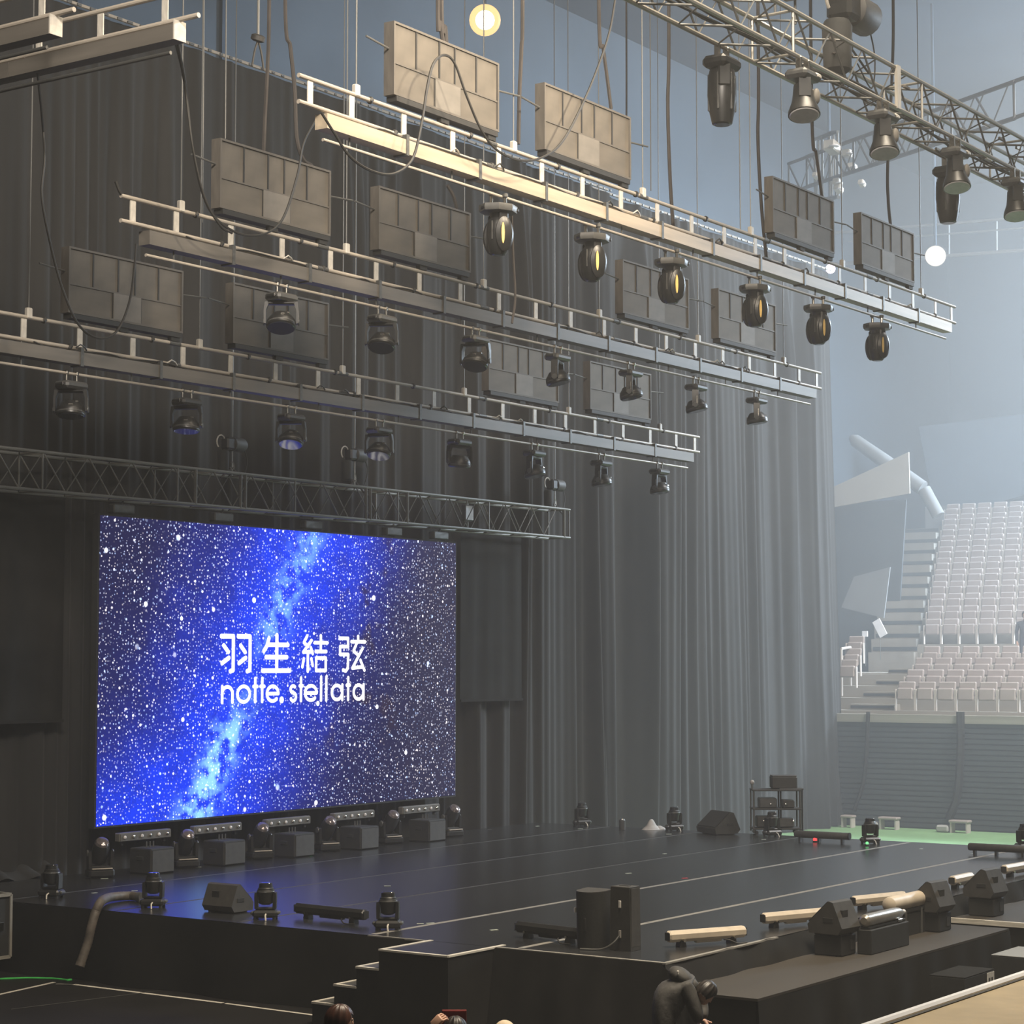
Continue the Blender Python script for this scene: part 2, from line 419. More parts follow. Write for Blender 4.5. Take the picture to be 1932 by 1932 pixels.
# ================================================================== curtains
def curtain(name, label, X0t, X1t, X0b, X1b, Yt, Yb0, Yb1, Zt, Zb, m, seed, amp=0.13, fan=0.0, ncol=900):
    rg = random.Random(seed)
    t = thing(name, label, 'curtain', (X0t, Yt, Zb))
    O = Vector((X0t, Yt, Zb))
    ws = []
    for _ in range(9):
        ws.append((rg.uniform(0.55, 2.6), rg.uniform(0, 6.28), rg.uniform(0.35, 1.0)))
    for _ in range(6):
        ws.append((rg.uniform(0.24, 0.5), rg.uniform(0, 6.28), rg.uniform(0.08, 0.24)))
    bright = [(rg.uniform(X0t, X1t), rg.uniform(0.06, 0.22), rg.uniform(0.4, 1.2)) for _ in range(int((X1t - X0t) * 1.5))]
    nrow = 20
    vs, fs = [], []
    for j in range(nrow + 1):
        v = j / nrow                                   # 0 top .. 1 bottom
        for i in range(ncol + 1):
            u = i / ncol
            xt = X0t + (X1t - X0t) * u; xb = X0b + (X1b - X0b) * u
            x = xt + (xb - xt) * v ** 1.3
            s = xt
            h = sum(a * math.sin(2 * math.pi * s / l + p) for l, p, a in ws) / 4.0
            h = math.tanh(1.6 * h)
            for c, wd, a in bright:
                h += a * math.exp(-((s - c) / wd) ** 2)
            g = (0.75 + 0.25 * math.sin(3.1 * v + s)) * (0.3 + 0.7 * min(1.0, v / 0.18))
            y = Yt + ((Yb0 + (Yb1 - Yb0) * u) - Yt) * v ** 1.2 - amp * h * g
            vs.append(Vector((x, y, Zt + (Zb - Zt) * v)) - O)
    for j in range(nrow):
        for i in range(ncol):
            k = j * (ncol + 1) + i
            fs.append((k, k + 1, k + ncol + 2, k + ncol + 1))
    mb = MB(); mb.add(vs, fs); mb.build('cloth', m, t, angle=89)
    bar('curtain_pipe', Vector((X0t, Yt + 0.05, Zt + 0.1)) - O, Vector((X1t, Yt + 0.05, Zt + 0.1)) - O, 0.035, 'pipe_paint', t)
    tb = MB(); x = X0t + 0.1
    while x < X1t:
        tb.box((x - O.x, -0.12, Zt + 0.03 - O.z), (rg.uniform(0.05, 0.13), 0.03, rg.uniform(0.03, 0.055))); x += rg.uniform(0.22, 0.36)
    tag(tb.build('tie', 'wire', t, smooth=False), kind='stuff')
    return t
ZT = ay(340, 84, 26.4).z
curtain('stage_curtain', 'wide charcoal backdrop curtain with vertical folds behind the screen and battens', 18.0, 42.4, 18.0, 42.2, 26.4, 26.28, 26.24, ZT, 0.02, 'curtain_cloth', 21, 0.19)
XR = ay(1566, 500, 26.55).x
curtain('stage_curtain', 'grey curtain with slanting folds at the right end of the backdrop', 42.0, XR, 41.6, XR - 1.4, 26.6, 26.3, 25.5, ZT, 0.02, 'curtain_cloth_b', 34, 0.26, ncol=460)
# flat cloths hung beside the screen, each ending in a straight hem
def side_cloth(label, xa, xb, hem, seed):
    y = 25.98
    a, b = ay(xa, hem, y), ay(xb, hem, y)
    t = thing('masking_cloth', label, 'curtain', (a.x, y, b.z))
    O = Vector((a.x, y, b.z))
    cloth_sheet('cloth', (a.x, y, 7.3), (b.x, y, 7.3), (a.x, y, a.z), (b.x, y, a.z), 40, 8, 0.03, 'skirt_cloth', t, seed, (0, -1, 0), (0.5, 1.2), 1.0, O)
    block('hem', Vector((a.x, y - 0.03, a.z - 0.05)) - O, Vector((b.x, y + 0.0, a.z)) - O, 'skirt_cloth', t)
side_cloth('dark masking cloth with straight hem right of the screen', 868, 985, 1320, 4)
side_cloth('dark masking cloth with straight hem left of the screen', -60, 118, 1362, 6)
bl = thing('folded_cloth', 'crumpled black cloth heaped on the floor at the left curtain foot', 'cloth', az(28, 1655, 1.0))
cloth_sheet('cloth', (-0.5, 0.3, 0.25), (0.55, -0.1, 0.2), (-0.6, -0.3, 0.0), (0.6, -0.5, 0.0), 30, 8, 0.05, 'curtain_cloth', bl, 15, (0, -0.5, 0.8), (0.2, 0.5), 1.0)

# ================================================================== far stand with seats
stand = thing('stand', None, None, (53.4, 14, 0)); struct(stand)
SF = Vector((53.4, 14, 0))
WX = 53.4
block('front_wall', (0, 0, 0), (0.2, 12.6, 2.86), 'concrete_dark', stand)
ns = 20
for k in range(ns):
    block('slat', (-0.06, 0.0, 0.04 + 0.143 * k), (0.0, 12.4, 0.04 + 0.143 * k + 0.115), 'slat_dark', stand)
block('ledge', (-0.1, 0, 2.86), (0.35, 12.6, 3.08), 'concrete', stand)
for i in range(4):
    block('tier', (0.3 + 0.86 * i, 0, 0.5), (0.3 + 0.86 * (i + 1), 13.4 + 0.3 * i, 3.17 + 0.33 * i), 'concrete', stand)
block('walkway', (3.7, 0, 0.5), (8.2, 17.5, 4.2), 'concrete', stand)
def edge_y(X): return 24.3 + 0.335 * (X - 54.0)
for j in range(11):
    X = 61.7 + 0.86 * j
    block('tier', (X - WX - 0.1, 0, 0.5), (X - WX + 0.76, edge_y(X) - 14 + 0.1, 5.07 + 0.43 * j), 'concrete', stand)
    block('aisle_step', (X - WX - 0.1, edge_y(X) - 14 + 0.1, 0.5), (X - WX + 0.76, edge_y(X) - 14 + 1.65, 5.0 + 0.43 * j), 'concrete', stand)
    block('riser_shade', (X - WX - 0.115, edge_y(X) - 14 + 0.12, 4.87 + 0.43 * j), (X - WX - 0.1, edge_y(X) - 14 + 1.63, 4.99 + 0.43 * j), 'concrete_dark', stand)  # dark strip gives the riser its shading by colour
    block('aisle_step', (X - WX - 0.42, edge_y(X) - 14 + 0.1, 0.5), (X - WX - 0.1, edge_y(X) - 14 + 1.65, 4.82 + 0.43 * j), 'concrete', stand)
for i in range(8):
    X = 53.75 + 0.43 * i
    block('aisle_step', (X - WX, 24.45 - 14, 0.5), (X - WX + 0.43, 25.8 - 14, 3.17 + 0.165 * i), 'concrete', stand)
    block('riser_shade', (X - WX - 0.012, 24.47 - 14, 3.06 + 0.165 * i), (X - WX, 25.78 - 14, 3.13 + 0.165 * i), 'concrete_dark', stand)  # lower aisle risers shaded by a dark strip as well
block('back_wall', (18.2, 0, 0.5), (18.5, 17, 10.2), 'grey_wall', stand)
def make_seat():
    t = thing('stadium_seat', 'seat', 'seat', (0, 0, 0))
    MB().rbox((0.12, 0, 0.63), (0.07, 0.50, 0.40), 0.03, Matrix.Rotation(R(8), 4, 'Y')).build('backrest', 'seat_plastic', t)
    MB().rbox((0.03, 0, 0.47), (0.09, 0.46, 0.34), 0.035, Matrix.Rotation(R(6), 4, 'Y')).build('seat_pan', 'seat_plastic', t)
    for s in (-1, 1):
        MB().rbox((0.09, 0.277 * s, 0.30), (0.09, 0.03, 0.60), 0.008).build('leg', 'seat_metal', t)
    return t
proto = make_seat(); first = True
def put_seat(x, y, z, label, group):
    global first
    o = proto if first else copy_tree(proto)
    first = False
    o.location = (x, y, z); tag(o, label, 'seat', group)
rows = [(53.75 + 0.86 * i, 3.17 + 0.33 * i, f'{ORD[i]} row of the lower block') for i in range(4)] + \
       [(61.85 + 0.86 * j, 5.07 + 0.43 * j, f'{ORD[j]} row of the upper block') for j in range(11)]
for ri, (X, z, nm) in enumerate(rows):
    e = (24.27 + 0.12 * ri) if ri < 4 else edge_y(X)
    n = 0; y = e - 0.3
    while y > 0.3819 * X - 0.45:
        put_seat(X, y, z, f'pale grey stadium seat, {ORD[n]} from the aisle in the {nm}', 'stadium seats of the far stand')
        y -= 0.592; n += 1
for k, (px, py) in enumerate(((1611, 1252), (1605, 1276), (1597, 1298))):
    X = 56.2 - 0.86 * k
    p = ax(px, py, X)
    put_seat(p.x, p.y, p.z, 'pale folded seat left of the aisle beside the curtain, ' + ['highest of three', 'middle of three', 'lowest of three'][k], 'stadium seats left of the aisle')
hr = thing('handrail', 'pale handrail beside the left aisle seats', 'handrail', ax(1588, 1300, 55))
O = ax(1588, 1300, 55)
bar('post', (0, 0, -0.2), (0, 0, 1.15), 0.04, 'seat_metal', hr)
bar('post', (0.6, 0, 0), (0.6, 0, 1.2), 0.04, 'seat_metal', hr)
bar('rail', (0, 0, 1.15), (0.6, 0, 1.2), 0.04, 'seat_metal', hr)
# pieces of the building seen through the gap between curtain and seats
def poly_x(name, label, cat, pts, X, t, m, parts=()):
    P = [ax(px, py, X) for px, py in pts]
    c = Vector((X, sum(p.y for p in P) / len(P), min(p.z for p in P)))
    o = thing(name, label, cat, c)
    poly = [(p.y - c.y, p.z - c.z) for p in P]
    MB().prism(poly, t, Matrix.Rotation(R(90), 4, 'Z')).build('panel', m, o)
    return o, c
sg, c = poly_x('sloping_parapet', 'white slanted parapet slab beside the curtain edge', 'parapet', ((1568, 921), (1715, 853), (1717, 931), (1568, 958)), 61.0, 0.06, 'white_wall')
poly_x('stair_wall', 'grey slanted wall in the dark gap below the white slab', 'wall', ((1612, 1088), (1680, 1070), (1668, 1166), (1588, 1146)), 63.0, 0.06, 'grey_wall')
poly_x('upper_wall', 'tall pale wall edge rising behind the top seats', 'wall', ((1738, 806), (2050, 770), (2050, 900), (1772, 985)), 76.0, 0.5, 'wall_paint')
du = thing('duct', 'pale round duct slanting behind the white slab', 'duct', ax(1605, 825, 66))
a, b, e = ax(1606, 824, 66), ax(1742, 920, 66), ax(1772, 972, 66)
MB().tube([Vector((0, 0, 0)), (b - a) * 0.06, (b - a) * 0.5, b - a], [0.10, 0.22, 0.25, 0.25], 14).build('duct_pipe', 'grey_wall', du)
MB().tube([(b - a) * 1.02, e - a], 0.22, 14).build('duct_end', 'grey_wall', du)
dk = thing('gap_shade', 'dark sheet for the shaded gap below the white slab beside the aisle', 'wall', (62.2, 25, 0))  # dark sheet added for the shade in the open gap
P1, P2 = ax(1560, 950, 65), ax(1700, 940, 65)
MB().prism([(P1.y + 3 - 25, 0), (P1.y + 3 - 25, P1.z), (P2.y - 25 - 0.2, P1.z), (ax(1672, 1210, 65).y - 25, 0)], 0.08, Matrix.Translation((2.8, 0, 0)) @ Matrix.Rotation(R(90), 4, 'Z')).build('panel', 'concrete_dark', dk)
for px, py, s in ((1632, 1196, 0.35), (1660, 1185, 0.5)):
    p = ax(px, py, 60)
    f = thing('aisle_sign', 'small white paper notice in the dark gap by the aisle' if px == 1632 else 'leaning white notice board in the dark gap by the aisle', 'sign', p)
    MB().rbox((0, 0, 0), (0.03, s * 0.55, s * (0.5 if px == 1632 else 1.1)), 0.008, Matrix.Rotation(R(0 if px == 1632 else -28), 4, 'X')).build('board', 'white_edge', f)
    bar('stand_leg', (0.02, 0, -1.0), (0.02, 0, 0), 0.012, 'wire', f)
for i, (px, lab) in enumerate(((1600, 'low white bench on the green floor right beside the curtain'), (1702, 'low white bench on the green floor at the middle of the far wall'), (1872, 'low white bench on the green floor at the far right'))):
    p = az(px, 1562, 0.0); p.x = 52.6
    t = thing('bench', lab, 'bench', (p.x, p.y, 0.012))
    MB().rbox((0, 0, 0.30), (0.3, 0.55 if i else 0.35, 0.07), 0.02).build('seat', 'seat_plastic', t)
    for sy in (-1, 1): MB().box((0, sy * (0.22 if i else 0.13), 0.135), (0.25, 0.04, 0.27)).build('leg', 'seat_metal', t)
    if i: MB().rbox((-0.05, 0.45, 0.10), (0.25, 0.35, 0.18), 0.04).build('cushion', 'white_wall', t)
def hang_cable(name, label, pts, r, m, cat='cable', n=6):
    P = spline(pts, 8); O = P[-1].copy()
    o = MB().tube([p - O for p in P], r, n).build(name, m, None, O)
    return tag(o, label, cat)
hang_cable('wall_cable', 'dark cable bundle hanging down the far wall by the curtain', [ax(px, py, 53.28) for px, py in ((1638, 1343), (1635, 1420), (1628, 1480), (1612, 1530))], 0.055, 'cable')
hang_cable('wall_cable', 'thick dark cable bundle hanging down the middle of the far wall', [ax(px, py, 53.26) for px, py in ((1812, 1343), (1812, 1420), (1806, 1500), (1790, 1545))], 0.11, 'cable')

# ================================================================== light battens over the stage
YA, YB, YC = 16.6, 19.64, 22.6
ZPA = (ay(558, 138, YA).z + ay(1809, 583, YA).z) / 2
ZPB = (ay(226, 370, YB).z + ay(1551, 704, YB).z) / 2
ZPC = (ay(0, 590, YC).z + ay(1321, 825, YC).z) / 2
XB0, XB1 = 19.42, 40.0
HOIST = [20.55 + 3.55 * k for k in range(6)]
ROOF = 24.5
def batten(label, Y, Z, hoists=HOIST, trough='beam_paint'):
    t = thing('light_batten', label, 'batten', (XB0, Y, Z))
    L = XB1 - XB0
    n = 5
    for zz in (0, -0.33):                              # the two ladder pipes, sleeved together from lengths
        for k in range(n):
            bar('pipe', (L * k / n, 0, zz), (L * (k + 1) / n - 0.015, 0, zz), 0.03, 'pipe_paint', t, 10)
        for k in range(1, n):
            bar('sleeve', (L * k / n - 0.12, 0, zz), (L * k / n + 0.12, 0, zz), 0.036, 'alu_dark', t, 10)
    xs = [0.22] + [20.46 + 1.09 * k - XB0 for k in range(18)] + [L - 0.2]
    for x in xs:
        block('strut', (x - 0.05, -0.008, -0.31), (x + 0.05, 0.008, -0.02), 'strut_paint', t)
    nb = 6; b0, b1 = 0.45, L - 0.38
    for k in range(nb):                                # cable trough under the ladder
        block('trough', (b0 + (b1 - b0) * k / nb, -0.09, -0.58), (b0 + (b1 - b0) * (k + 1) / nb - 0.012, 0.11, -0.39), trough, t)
    for k in range(1, 2 * nb):
        x = b0 + (b1 - b0) * k / (2 * nb)
        block('bracket', (x - 0.03, -0.10, -0.60), (x + 0.03, 0.12, -0.32), 'alu_dark', t)
    for k in range(n):
        bar('lamp_pipe', (0.45 + (L - 1.0) * k / n, -0.02, -0.72), (0.45 + (L - 1.0) * (k + 1) / n - 0.01, -0.02, -0.72), 0.022, 'pipe_paint', t, 10)
    for x in [1.0 + 2.2 * k for k in range(9)]:
        bar('hanger', (x, 0, -0.72), (x, 0, -0.36), 0.012, 'alu_dark', t)
        bar('cable_tie', (x + 0.9, 0, -0.36), (x + 0.95, 0, -0.30), 0.042, 'cable', t)
        bar('cable_tie', (x + 0.4, 0, -0.02), (x + 0.44, 0, 0.02), 0.042, 'cable', t)
    for x in hoists:
        MB().rbox((0, 0, 0.06), (0.10, 0.08, 0.16), 0.015).build('hoist_clamp', 'strut_paint', t, (x - XB0, 0, 0))
        bar('lifting_wire', (x - XB0, 0, 0.12), (x - XB0, 0, ROOF - Z), 0.010, 'wire', t, 6)
    # a loose signal cable lying along the lower ladder pipe
    rg = random.Random(int(Y * 10)); pts = []
    x = 1.2
    while x < L - 1.2:
        pts.append((x, -0.04 + rg.uniform(-0.01, 0.01), -0.345 - rg.choice([0, 0, 0.03, 0.07]))); x += rg.uniform(0.3, 0.7)
    MB().tube(spline(pts, 4), 0.013, 5).build('signal_cable', 'cable', t)
    for k in range(7):
        x = rg.uniform(2, L - 2)
        MB().tube([(x, -0.03, -0.33), (x + 0.05, -0.08, -0.28), (x + 0.16, -0.05, -0.30), (x + 0.22, -0.03, -0.34)], 0.012, 5).build('cable_tail', 'strut_paint' if k % 2 else 'cable', t)
    return t
bA = batten('highest light batten nearest the stage front, with two ladder pipes and a trough in lit tan', YA, ZPA, HOIST, 'beam_lit')
bB = batten('middle light batten between the highest and the lowest one', YB, ZPB)
bC = batten('lowest light batten nearest the screen, running out of frame at left', YC, ZPC)
# batten at the left side, running towards the rear
def side_batten(label, X, Y0, Y1, Z, pipes=True):
    t = thing('side_batten', label, 'batten', (X, Y0, Z))
    L = Y1 - Y0
    for zz, e in ((0, 0.0), (0.34, 0.0)):
        for k in range(3):
            bar('pipe', (0, L * k / 3, zz), (0, L * (k + 1) / 3 - 0.01, zz), 0.032, 'pipe_paint', t, 10)
    for k in range(8):
        y = 0.55 + 1.09 * k
        if y < L: block('strut', (-0.008, y - 0.05, 0.02), (0.008, y + 0.05, 0.32), 'strut_paint', t)
    for k in range(3):
        y0 = 0.32 + (L - 0.32) * k / 3
        block('trough', (-0.1, y0, -0.26), (0.1, y0 + (L - 0.32) / 3 - 0.01, -0.07), 'beam_paint', t)
    block('trough_end', (-0.1, 0.30, -0.26), (0.1, 0.32, -0.02), 'strut_paint', t)
    bar('lamp_pipe', (0, 0.45, -0.38), (0, L, -0.38), 0.024, 'alu_dark', t, 10)
    for y in (0.25, 3.6): bar('lifting_wire', (0, y, 0.34), (0, y, ROOF - Z), 0.010, 'wire', t, 6)
    return t
PS = ay(375, 32, 16.9); XS = PS.x
side_batten('side batten in the upper left corner running back towards the curtain', XS, 16.9, 25.8, (PS.z + ax(0, 114, XS).z) / 2)
P2s = ax(140, 10, XS - 0.9)
side_batten('second side batten cut off by the upper left corner', XS - 0.9, P2s.y, 25.6, P2s.z - 0.05)

# ================================================================== framed panels above the battens
def make_panel():
    t = thing('framed_panel', 'panel', 'panel', (0, 0, 0))
    W, H, D = 2.40, 0.98, 0.17
    x0 = -W / 2
    block('frame_rail', (x0, 0, H - 0.03), (x0 + W, D, H), 'panel_frame', t)
    block('frame_rail', (x0, 0, 0), (x0 + W, D, 0.03), 'panel_frame', t)
    block('frame_rail', (x0, 0, 0.03), (x0 + 0.03, D, H - 0.03), 'panel_frame', t)
    block('frame_rail', (x0 + W - 0.03, 0, 0.03), (x0 + W, D, H - 0.03), 'panel_frame', t)
    zs = 0.43
    block('cross_rail', (x0 + 0.03, 0.01, zs - 0.012), (x0 + W - 0.03, D - 0.05, zs + 0.012), 'panel_frame', t)
    up = [0.0, 0.20, 0.42, 0.57, 0.785, 1.0]; lo = [0.0, 0.375, 0.63, 1.0]
    for k in range(5):
        a, b = x0 + 0.03 + (W - 0.06) * up[k], x0 + 0.03 + (W - 0.06) * up[k + 1]
        block('board', (a + 0.012, 0.022, zs + 0.012), (b - 0.012, 0.075, H - 0.03), 'panel_board', t)
        if k: block('rib', (a - 0.012, 0.008, zs + 0.012), (a + 0.012, D - 0.05, H - 0.03), 'panel_dark', t)
    for k in range(3):
        a, b = x0 + 0.03 + (W - 0.06) * lo[k], x0 + 0.03 + (W - 0.06) * lo[k + 1]
        m = 'panel_board_light' if k == 1 else 'panel_board'
        block('board', (a + 0.012, 0.006 if k == 1 else 0.022, 0.03), (b - 0.012, 0.075, zs - 0.012), m, t)
        if k: block('rib', (a - 0.012, 0.02, 0.03), (a + 0.012, D - 0.05, zs - 0.012), 'panel_dark', t)
    block('backing', (x0 + 0.03, D - 0.05, 0.03), (x0 + W - 0.03, D - 0.03, H - 0.03), 'panel_dark', t)
    block('foot_rail', (x0 + 0.06, 0.0, -0.075), (x0 + W - 0.03, D, -0.005), 'panel_dark', t)
    for x in (-0.05, 1.05): block('foot', (x - 0.08, 0.02, -0.14), (x + 0.10, 0.10, -0.075), 'black_matt', t)
    for s in (-1, 1): bar('tie_rod', (s * W / 2, 0.09, 0.62), (s * (W / 2 + 0.55), 0.03, 0.64), 0.014, 'wire', t, 6)
    bar('brace_strap', (-0.1, D, 0.95), (-0.6, 0.22, 0.0), 0.02, 'strap', t)
    return t
pproto = make_panel()
pn = 0
for nm, Y, Z in (('highest', YA, ZPA), ('middle', YB, ZPB), ('lowest', YC, ZPC)):
    for i, bay in enumerate((0, 1, 3, 4)):
        o = pproto if pn == 0 else copy_tree(pproto)
        pn += 1
        o.location = (22.46 + 3.55 * bay, Y - 0.06, Z + 0.17)
        tag(o, f'brown framed panel, {["leftmost", "second from left", "second from right", "rightmost"][i]} of four above the {nm} light batten', 'panel', 'framed panels above the battens')

# ================================================================== moving lights
def lathe_mesh(prof, n=16, sx=1, sy=1):
    return MB().lathe(prof, n, None, sx, sy)
def make_bullet():
    """beam light hung from the highest batten: wide base plate, oval arm covers with an amber slot, pointed head"""
    t = thing('moving_light', 'x', 'stage light')
    for s in (-1, 1):
        MB().rbox((0.11 * s, 0, -0.06), (0.035, 0.05, 0.16), 0.01).build('clamp', 'chrome', t)
        MB().rbox((0.11 * s, 0, 0.01), (0.06, 0.085, 0.06), 0.012).build('clamp_jaw', 'alu_dark', t)
    b = MB().lathe([(0.18, -0.26), (0.29, -0.245), (0.305, -0.20), (0.295, -0.15), (0.20, -0.135)], 8, Matrix.Rotation(R(22.5), 4, 'Z'), 1.0, 0.85)
    base = b.build('base', 'grey_plastic', t)
    for s in (-1, 1): MB().rbox((0.23 * s, -0.05, -0.2), (0.10, 0.12, 0.06), 0.015).build('handle', 'black_plastic', base)
    MB().lathe([(0.10, -0.34), (0.13, -0.26)], 14).build('neck', 'black_plastic', t)
    h = lathe_mesh([(0.12, 0.20), (0.155, 0.14), (0.165, 0.0), (0.158, -0.12), (0.13, -0.27), (0.095, -0.31)], 20).build('head', 'black_plastic', t, (0, 0, -0.53))
    MB().lathe([(0.075, -0.316), (0.09, -0.305)], 18).build('lens', 'lens', h)
    for k in range(4):
        a = math.pi / 2 * k + 0.5
        MB().box((0.162 * math.cos(a), 0.162 * math.sin(a), 0.02), (0.02, 0.02, 0.26), None).build('fin', 'grey_plastic', h)
    for s in (-1, 1):
        arm = MB().lathe([(0.08, 0.0), (0.135, 0.018), (0.14, 0.05), (0.10, 0.085)], 22, Matrix.Rotation(R(90 if s < 0 else -90), 4, 'X'), 1.0, 1.75).build('arm', 'black_plastic', t, (0.0, s * 0.14, -0.57))
        MB().lathe([(0.024, 0.0), (0.024, 0.012)], 16, Matrix.Translation((-0.05, s * 0.082, 0)) @ Matrix.Rotation(R(90 if s < 0 else -90), 4, 'X'), 1.0, 6.2).build('light_slot', 'amber', arm)
        MB().rbox((0, s * 0.16, -0.36), (0.14, 0.05, 0.2), 0.02).build('arm_stem', 'black_plastic', t)
    return t
def make_spot(tilt, pan, lens_m='lens'):
    """yoke spot hung under a pipe; tilt turns the head in the yoke: 0 points down, 90 level"""
    t = thing('moving_light', 'x', 'stage light')
    for s in (-1, 1):
        MB().rbox((0.10 * s, 0, -0.055), (0.03, 0.04, 0.15), 0.01).build('clamp', 'chrome', t)
        MB().rbox((0.10 * s, 0, 0.01), (0.05, 0.075, 0.06), 0.012).build('clamp_jaw', 'chrome', t)
    base = MB().rbox((0, 0, -0.175), (0.44, 0.30, 0.11), 0.035).build('base', 'grey_plastic', t)
    for s in (-1, 1):
        MB().rbox((0.225 * s, 0, -0.17), (0.05, 0.18, 0.05), 0.015).build('handle', 'black_plastic', base)
        MB().rbox((0.236 * s, 0.07 * s, -0.165), (0.018, 0.02, 0.05), 0.004).build('handle_screw', 'chrome', base)
    PM = Matrix.Rotation(R(pan), 4, 'Z')
    y = MB().rbox((0, 0, -0.255), (0.42, 0.13, 0.05), 0.02, PM)
    for s in (-1, 1):
        y.prism([(s * 0.17, -0.24), (s * 0.235, -0.24), (s * 0.25, -0.36), (s * 0.248, -0.55), (s * 0.216, -0.56), (s * 0.216, -0.36)], 0.12, PM)
    y.build('yoke', 'black_plastic', t)
    for s in (-1, 1):
        MB().rbox((0.25 * s, -0.03, -0.43), (0.012, 0.022, 0.16), 0.005, PM).build('arm_trim', 'chrome', t)
        MB().lathe([(0.05, 0), (0.045, 0.02)], 12, PM @ Matrix.Translation((0.24 * s, 0, -0.53)) @ Matrix.Rotation(R(90 * s), 4, 'Y')).build('pivot_cap', 'grey_plastic', t)
    h = MB().lathe([(0.07, 0.125), (0.13, 0.115), (0.165, 0.07), (0.20, 0.02), (0.212, -0.02), (0.212, -0.08), (0.20, -0.095)], 22).build('head', 'black_plastic', t, (0, 0, -0.53), (R(tilt), 0, R(pan)))
    MB().lathe([(0.188, -0.104), (0.198, -0.090)], 22).build('lens', lens_m, h)
    MB().lathe([(0.2135, -0.055), (0.2165, -0.045), (0.2135, -0.035)], 22).build('ring', 'grey_plastic', h)
    for sy in (-1, 1):
        MB().rbox((0.03, 0.185 * sy, 0.035), (0.07, 0.035, 0.035), 0.008).build('vent', 'chrome', h)
    MB().rbox((0.10, -0.09, 0.10), (0.05, 0.05, 0.03), 0.008).build('badge', 'chrome', h)
    return t
LP = {'a': ZPA - 0.72, 'b': ZPB - 0.72, 'c': ZPC - 0.72}
bul = make_bullet()
for i, px in enumerate((940, 1117, 1266, 1423, 1542, 1652)):
    o = bul if i == 0 else copy_tree(bul)
    o.location = (ay(px, 400, YA - 0.02).x, YA - 0.02, LP['a'])
    o.rotation_euler = (0, 0, R(-26))
    tag(o, f'bullet shaped moving light with amber slot, {ORD[i]} from the left under the highest batten', 'stage light', 'bullet lights under the highest batten')
spots = {}
def place_spot(px, Y, Z, pan, tilt, label, group):
    o = make_spot(tilt, pan)
    o.location = (ay(px, 700, Y).x, Y, Z)
    tag(o, label, 'stage light', group)
VA = 34.6
for i, (px, pan, tilt) in enumerate(((530, VA - 90 + 3, -20), (720, VA - 90 - 6, -20), (897, VA - 90 - 18, -20), (1052, VA - 14, -13), (1190, VA - 10, -13), (1313, VA - 8, -13), (1427, VA - 6, -8))):
    place_spot(px, YB - 0.02, LP['b'], pan, tilt, f'black yoke moving light, {ORD[i]} from the left under the middle batten', 'yoke lights under the middle batten')
for i, (px, pan, tilt) in enumerate(((135, VA - 90, -8), (353, VA - 90 - 5, -8), (550, VA - 90 - 6, -20), (716, VA - 90 - 12, -20), (867, VA - 55, 8), (1008, VA - 24, -13), (1134, VA - 20, -8), (1243, VA - 30, -8))):
    place_spot(px, YC - 0.02, LP['c'], pan, tilt, f'black yoke moving light, {ORD[i]} from the left under the lowest batten', 'yoke lights under the lowest batten')

# ================================================================== trusses
def truss(name, label, p0, p1, w, h, rc, rb, pitch, m, side=None, phase=0.0, posts=(), sections=4, mb=None):
    """box truss from p0 to p1 (lower front chord), w deep towards side, h high"""
    p0, p1 = Vector(p0), Vector(p1); d = (p1 - p0); L = d.length; d.normalize()
    side = Vector(side) if side is not None else Vector((0, 1, 0))
    up = Vector((0, 0, 1))
    t = thing(name, label, 'truss', p0)
    mb = mb or m
    O = [Vector((0, 0, 0)), side * w, up * h, side * w + up * h]
    for c in O:
        for k in range(sections):
            bar('chord', c + d * (L * k / sections), c + d * (L * (k + 1) / sections), rc, m, t, 8)
    n = int(L / pitch)
    for (a, b) in ((0, 2), (1, 3), (0, 1), (2, 3)):
        for k in range(n):
            s0 = phase + k * pitch; s1 = s0 + pitch / 2; s2 = s0 + pitch
            if s2 > L: break
            bar('brace', O[b] + d * s0, O[a] + d * s1, rb, mb, t, 6)
            bar('brace', O[a] + d * s1, O[b] + d * s2, rb * 0.7, 'alu_dark', t, 6)
    for s in [0.03, L - 0.03] + [L * k / sections for k in range(1, sections)]:
        for (a, b) in ((0, 2), (1, 3), (0, 1), (2, 3)):
            bar('frame_post', O[a] + d * s, O[b] + d * s, rb * 1.2, m, t, 6)
    for s in posts:
        bar('frame_post', O[0] + d * s, O[2] + d * s, rc * 1.1, m, t, 8)
    return t
YT = 25.25
TR = ay(1075, 1015, YT); TT = ay(1075, 962, YT)
XT0 = 20.2
def tx(px): return ay(px, 980, YT).x - XT0
tS = truss('screen_truss', 'dark box truss hanging across above the star screen', (XT0, YT, TR.z), (TR.x, YT, TR.z), 0.55, TT.z - TR.z, 0.030, 0.015, 1.0, 'alu_dim', phase=tx(79) % 1.0, posts=[tx(x) for x in (368, 453, 462, 690, 698, 768, 1064)], sections=6, mb='alu_dim')
FT0 = ay(1185, 100, 12.6).x; FZ = (ay(1312, 8, 12.6).z + ay(1903, 312, 12.6).z) / 2
def fx(px): return ay(px, 100, 12.6).x - FT0
tF = truss('front_truss', 'large aluminium box truss carrying lights at the upper right', (FT0, 12.6, FZ), (42.0, 12.6, FZ), 0.62, 0.60, 0.034, 0.017, 1.05, 'alu', phase=fx(1433) % 1.05, posts=(), sections=5, mb='alu_dark')
block('joint_plate', (fx(1690) - 0.06, -0.05, -0.02), (fx(1690) + 0.06, 0.0, 0.63), 'strut_paint', tF)
block('end_plate', (-0.1, -0.05, -0.05), (-0.02, 0.67, 0.65), 'panel_frame', tF)
rg = random.Random(5)
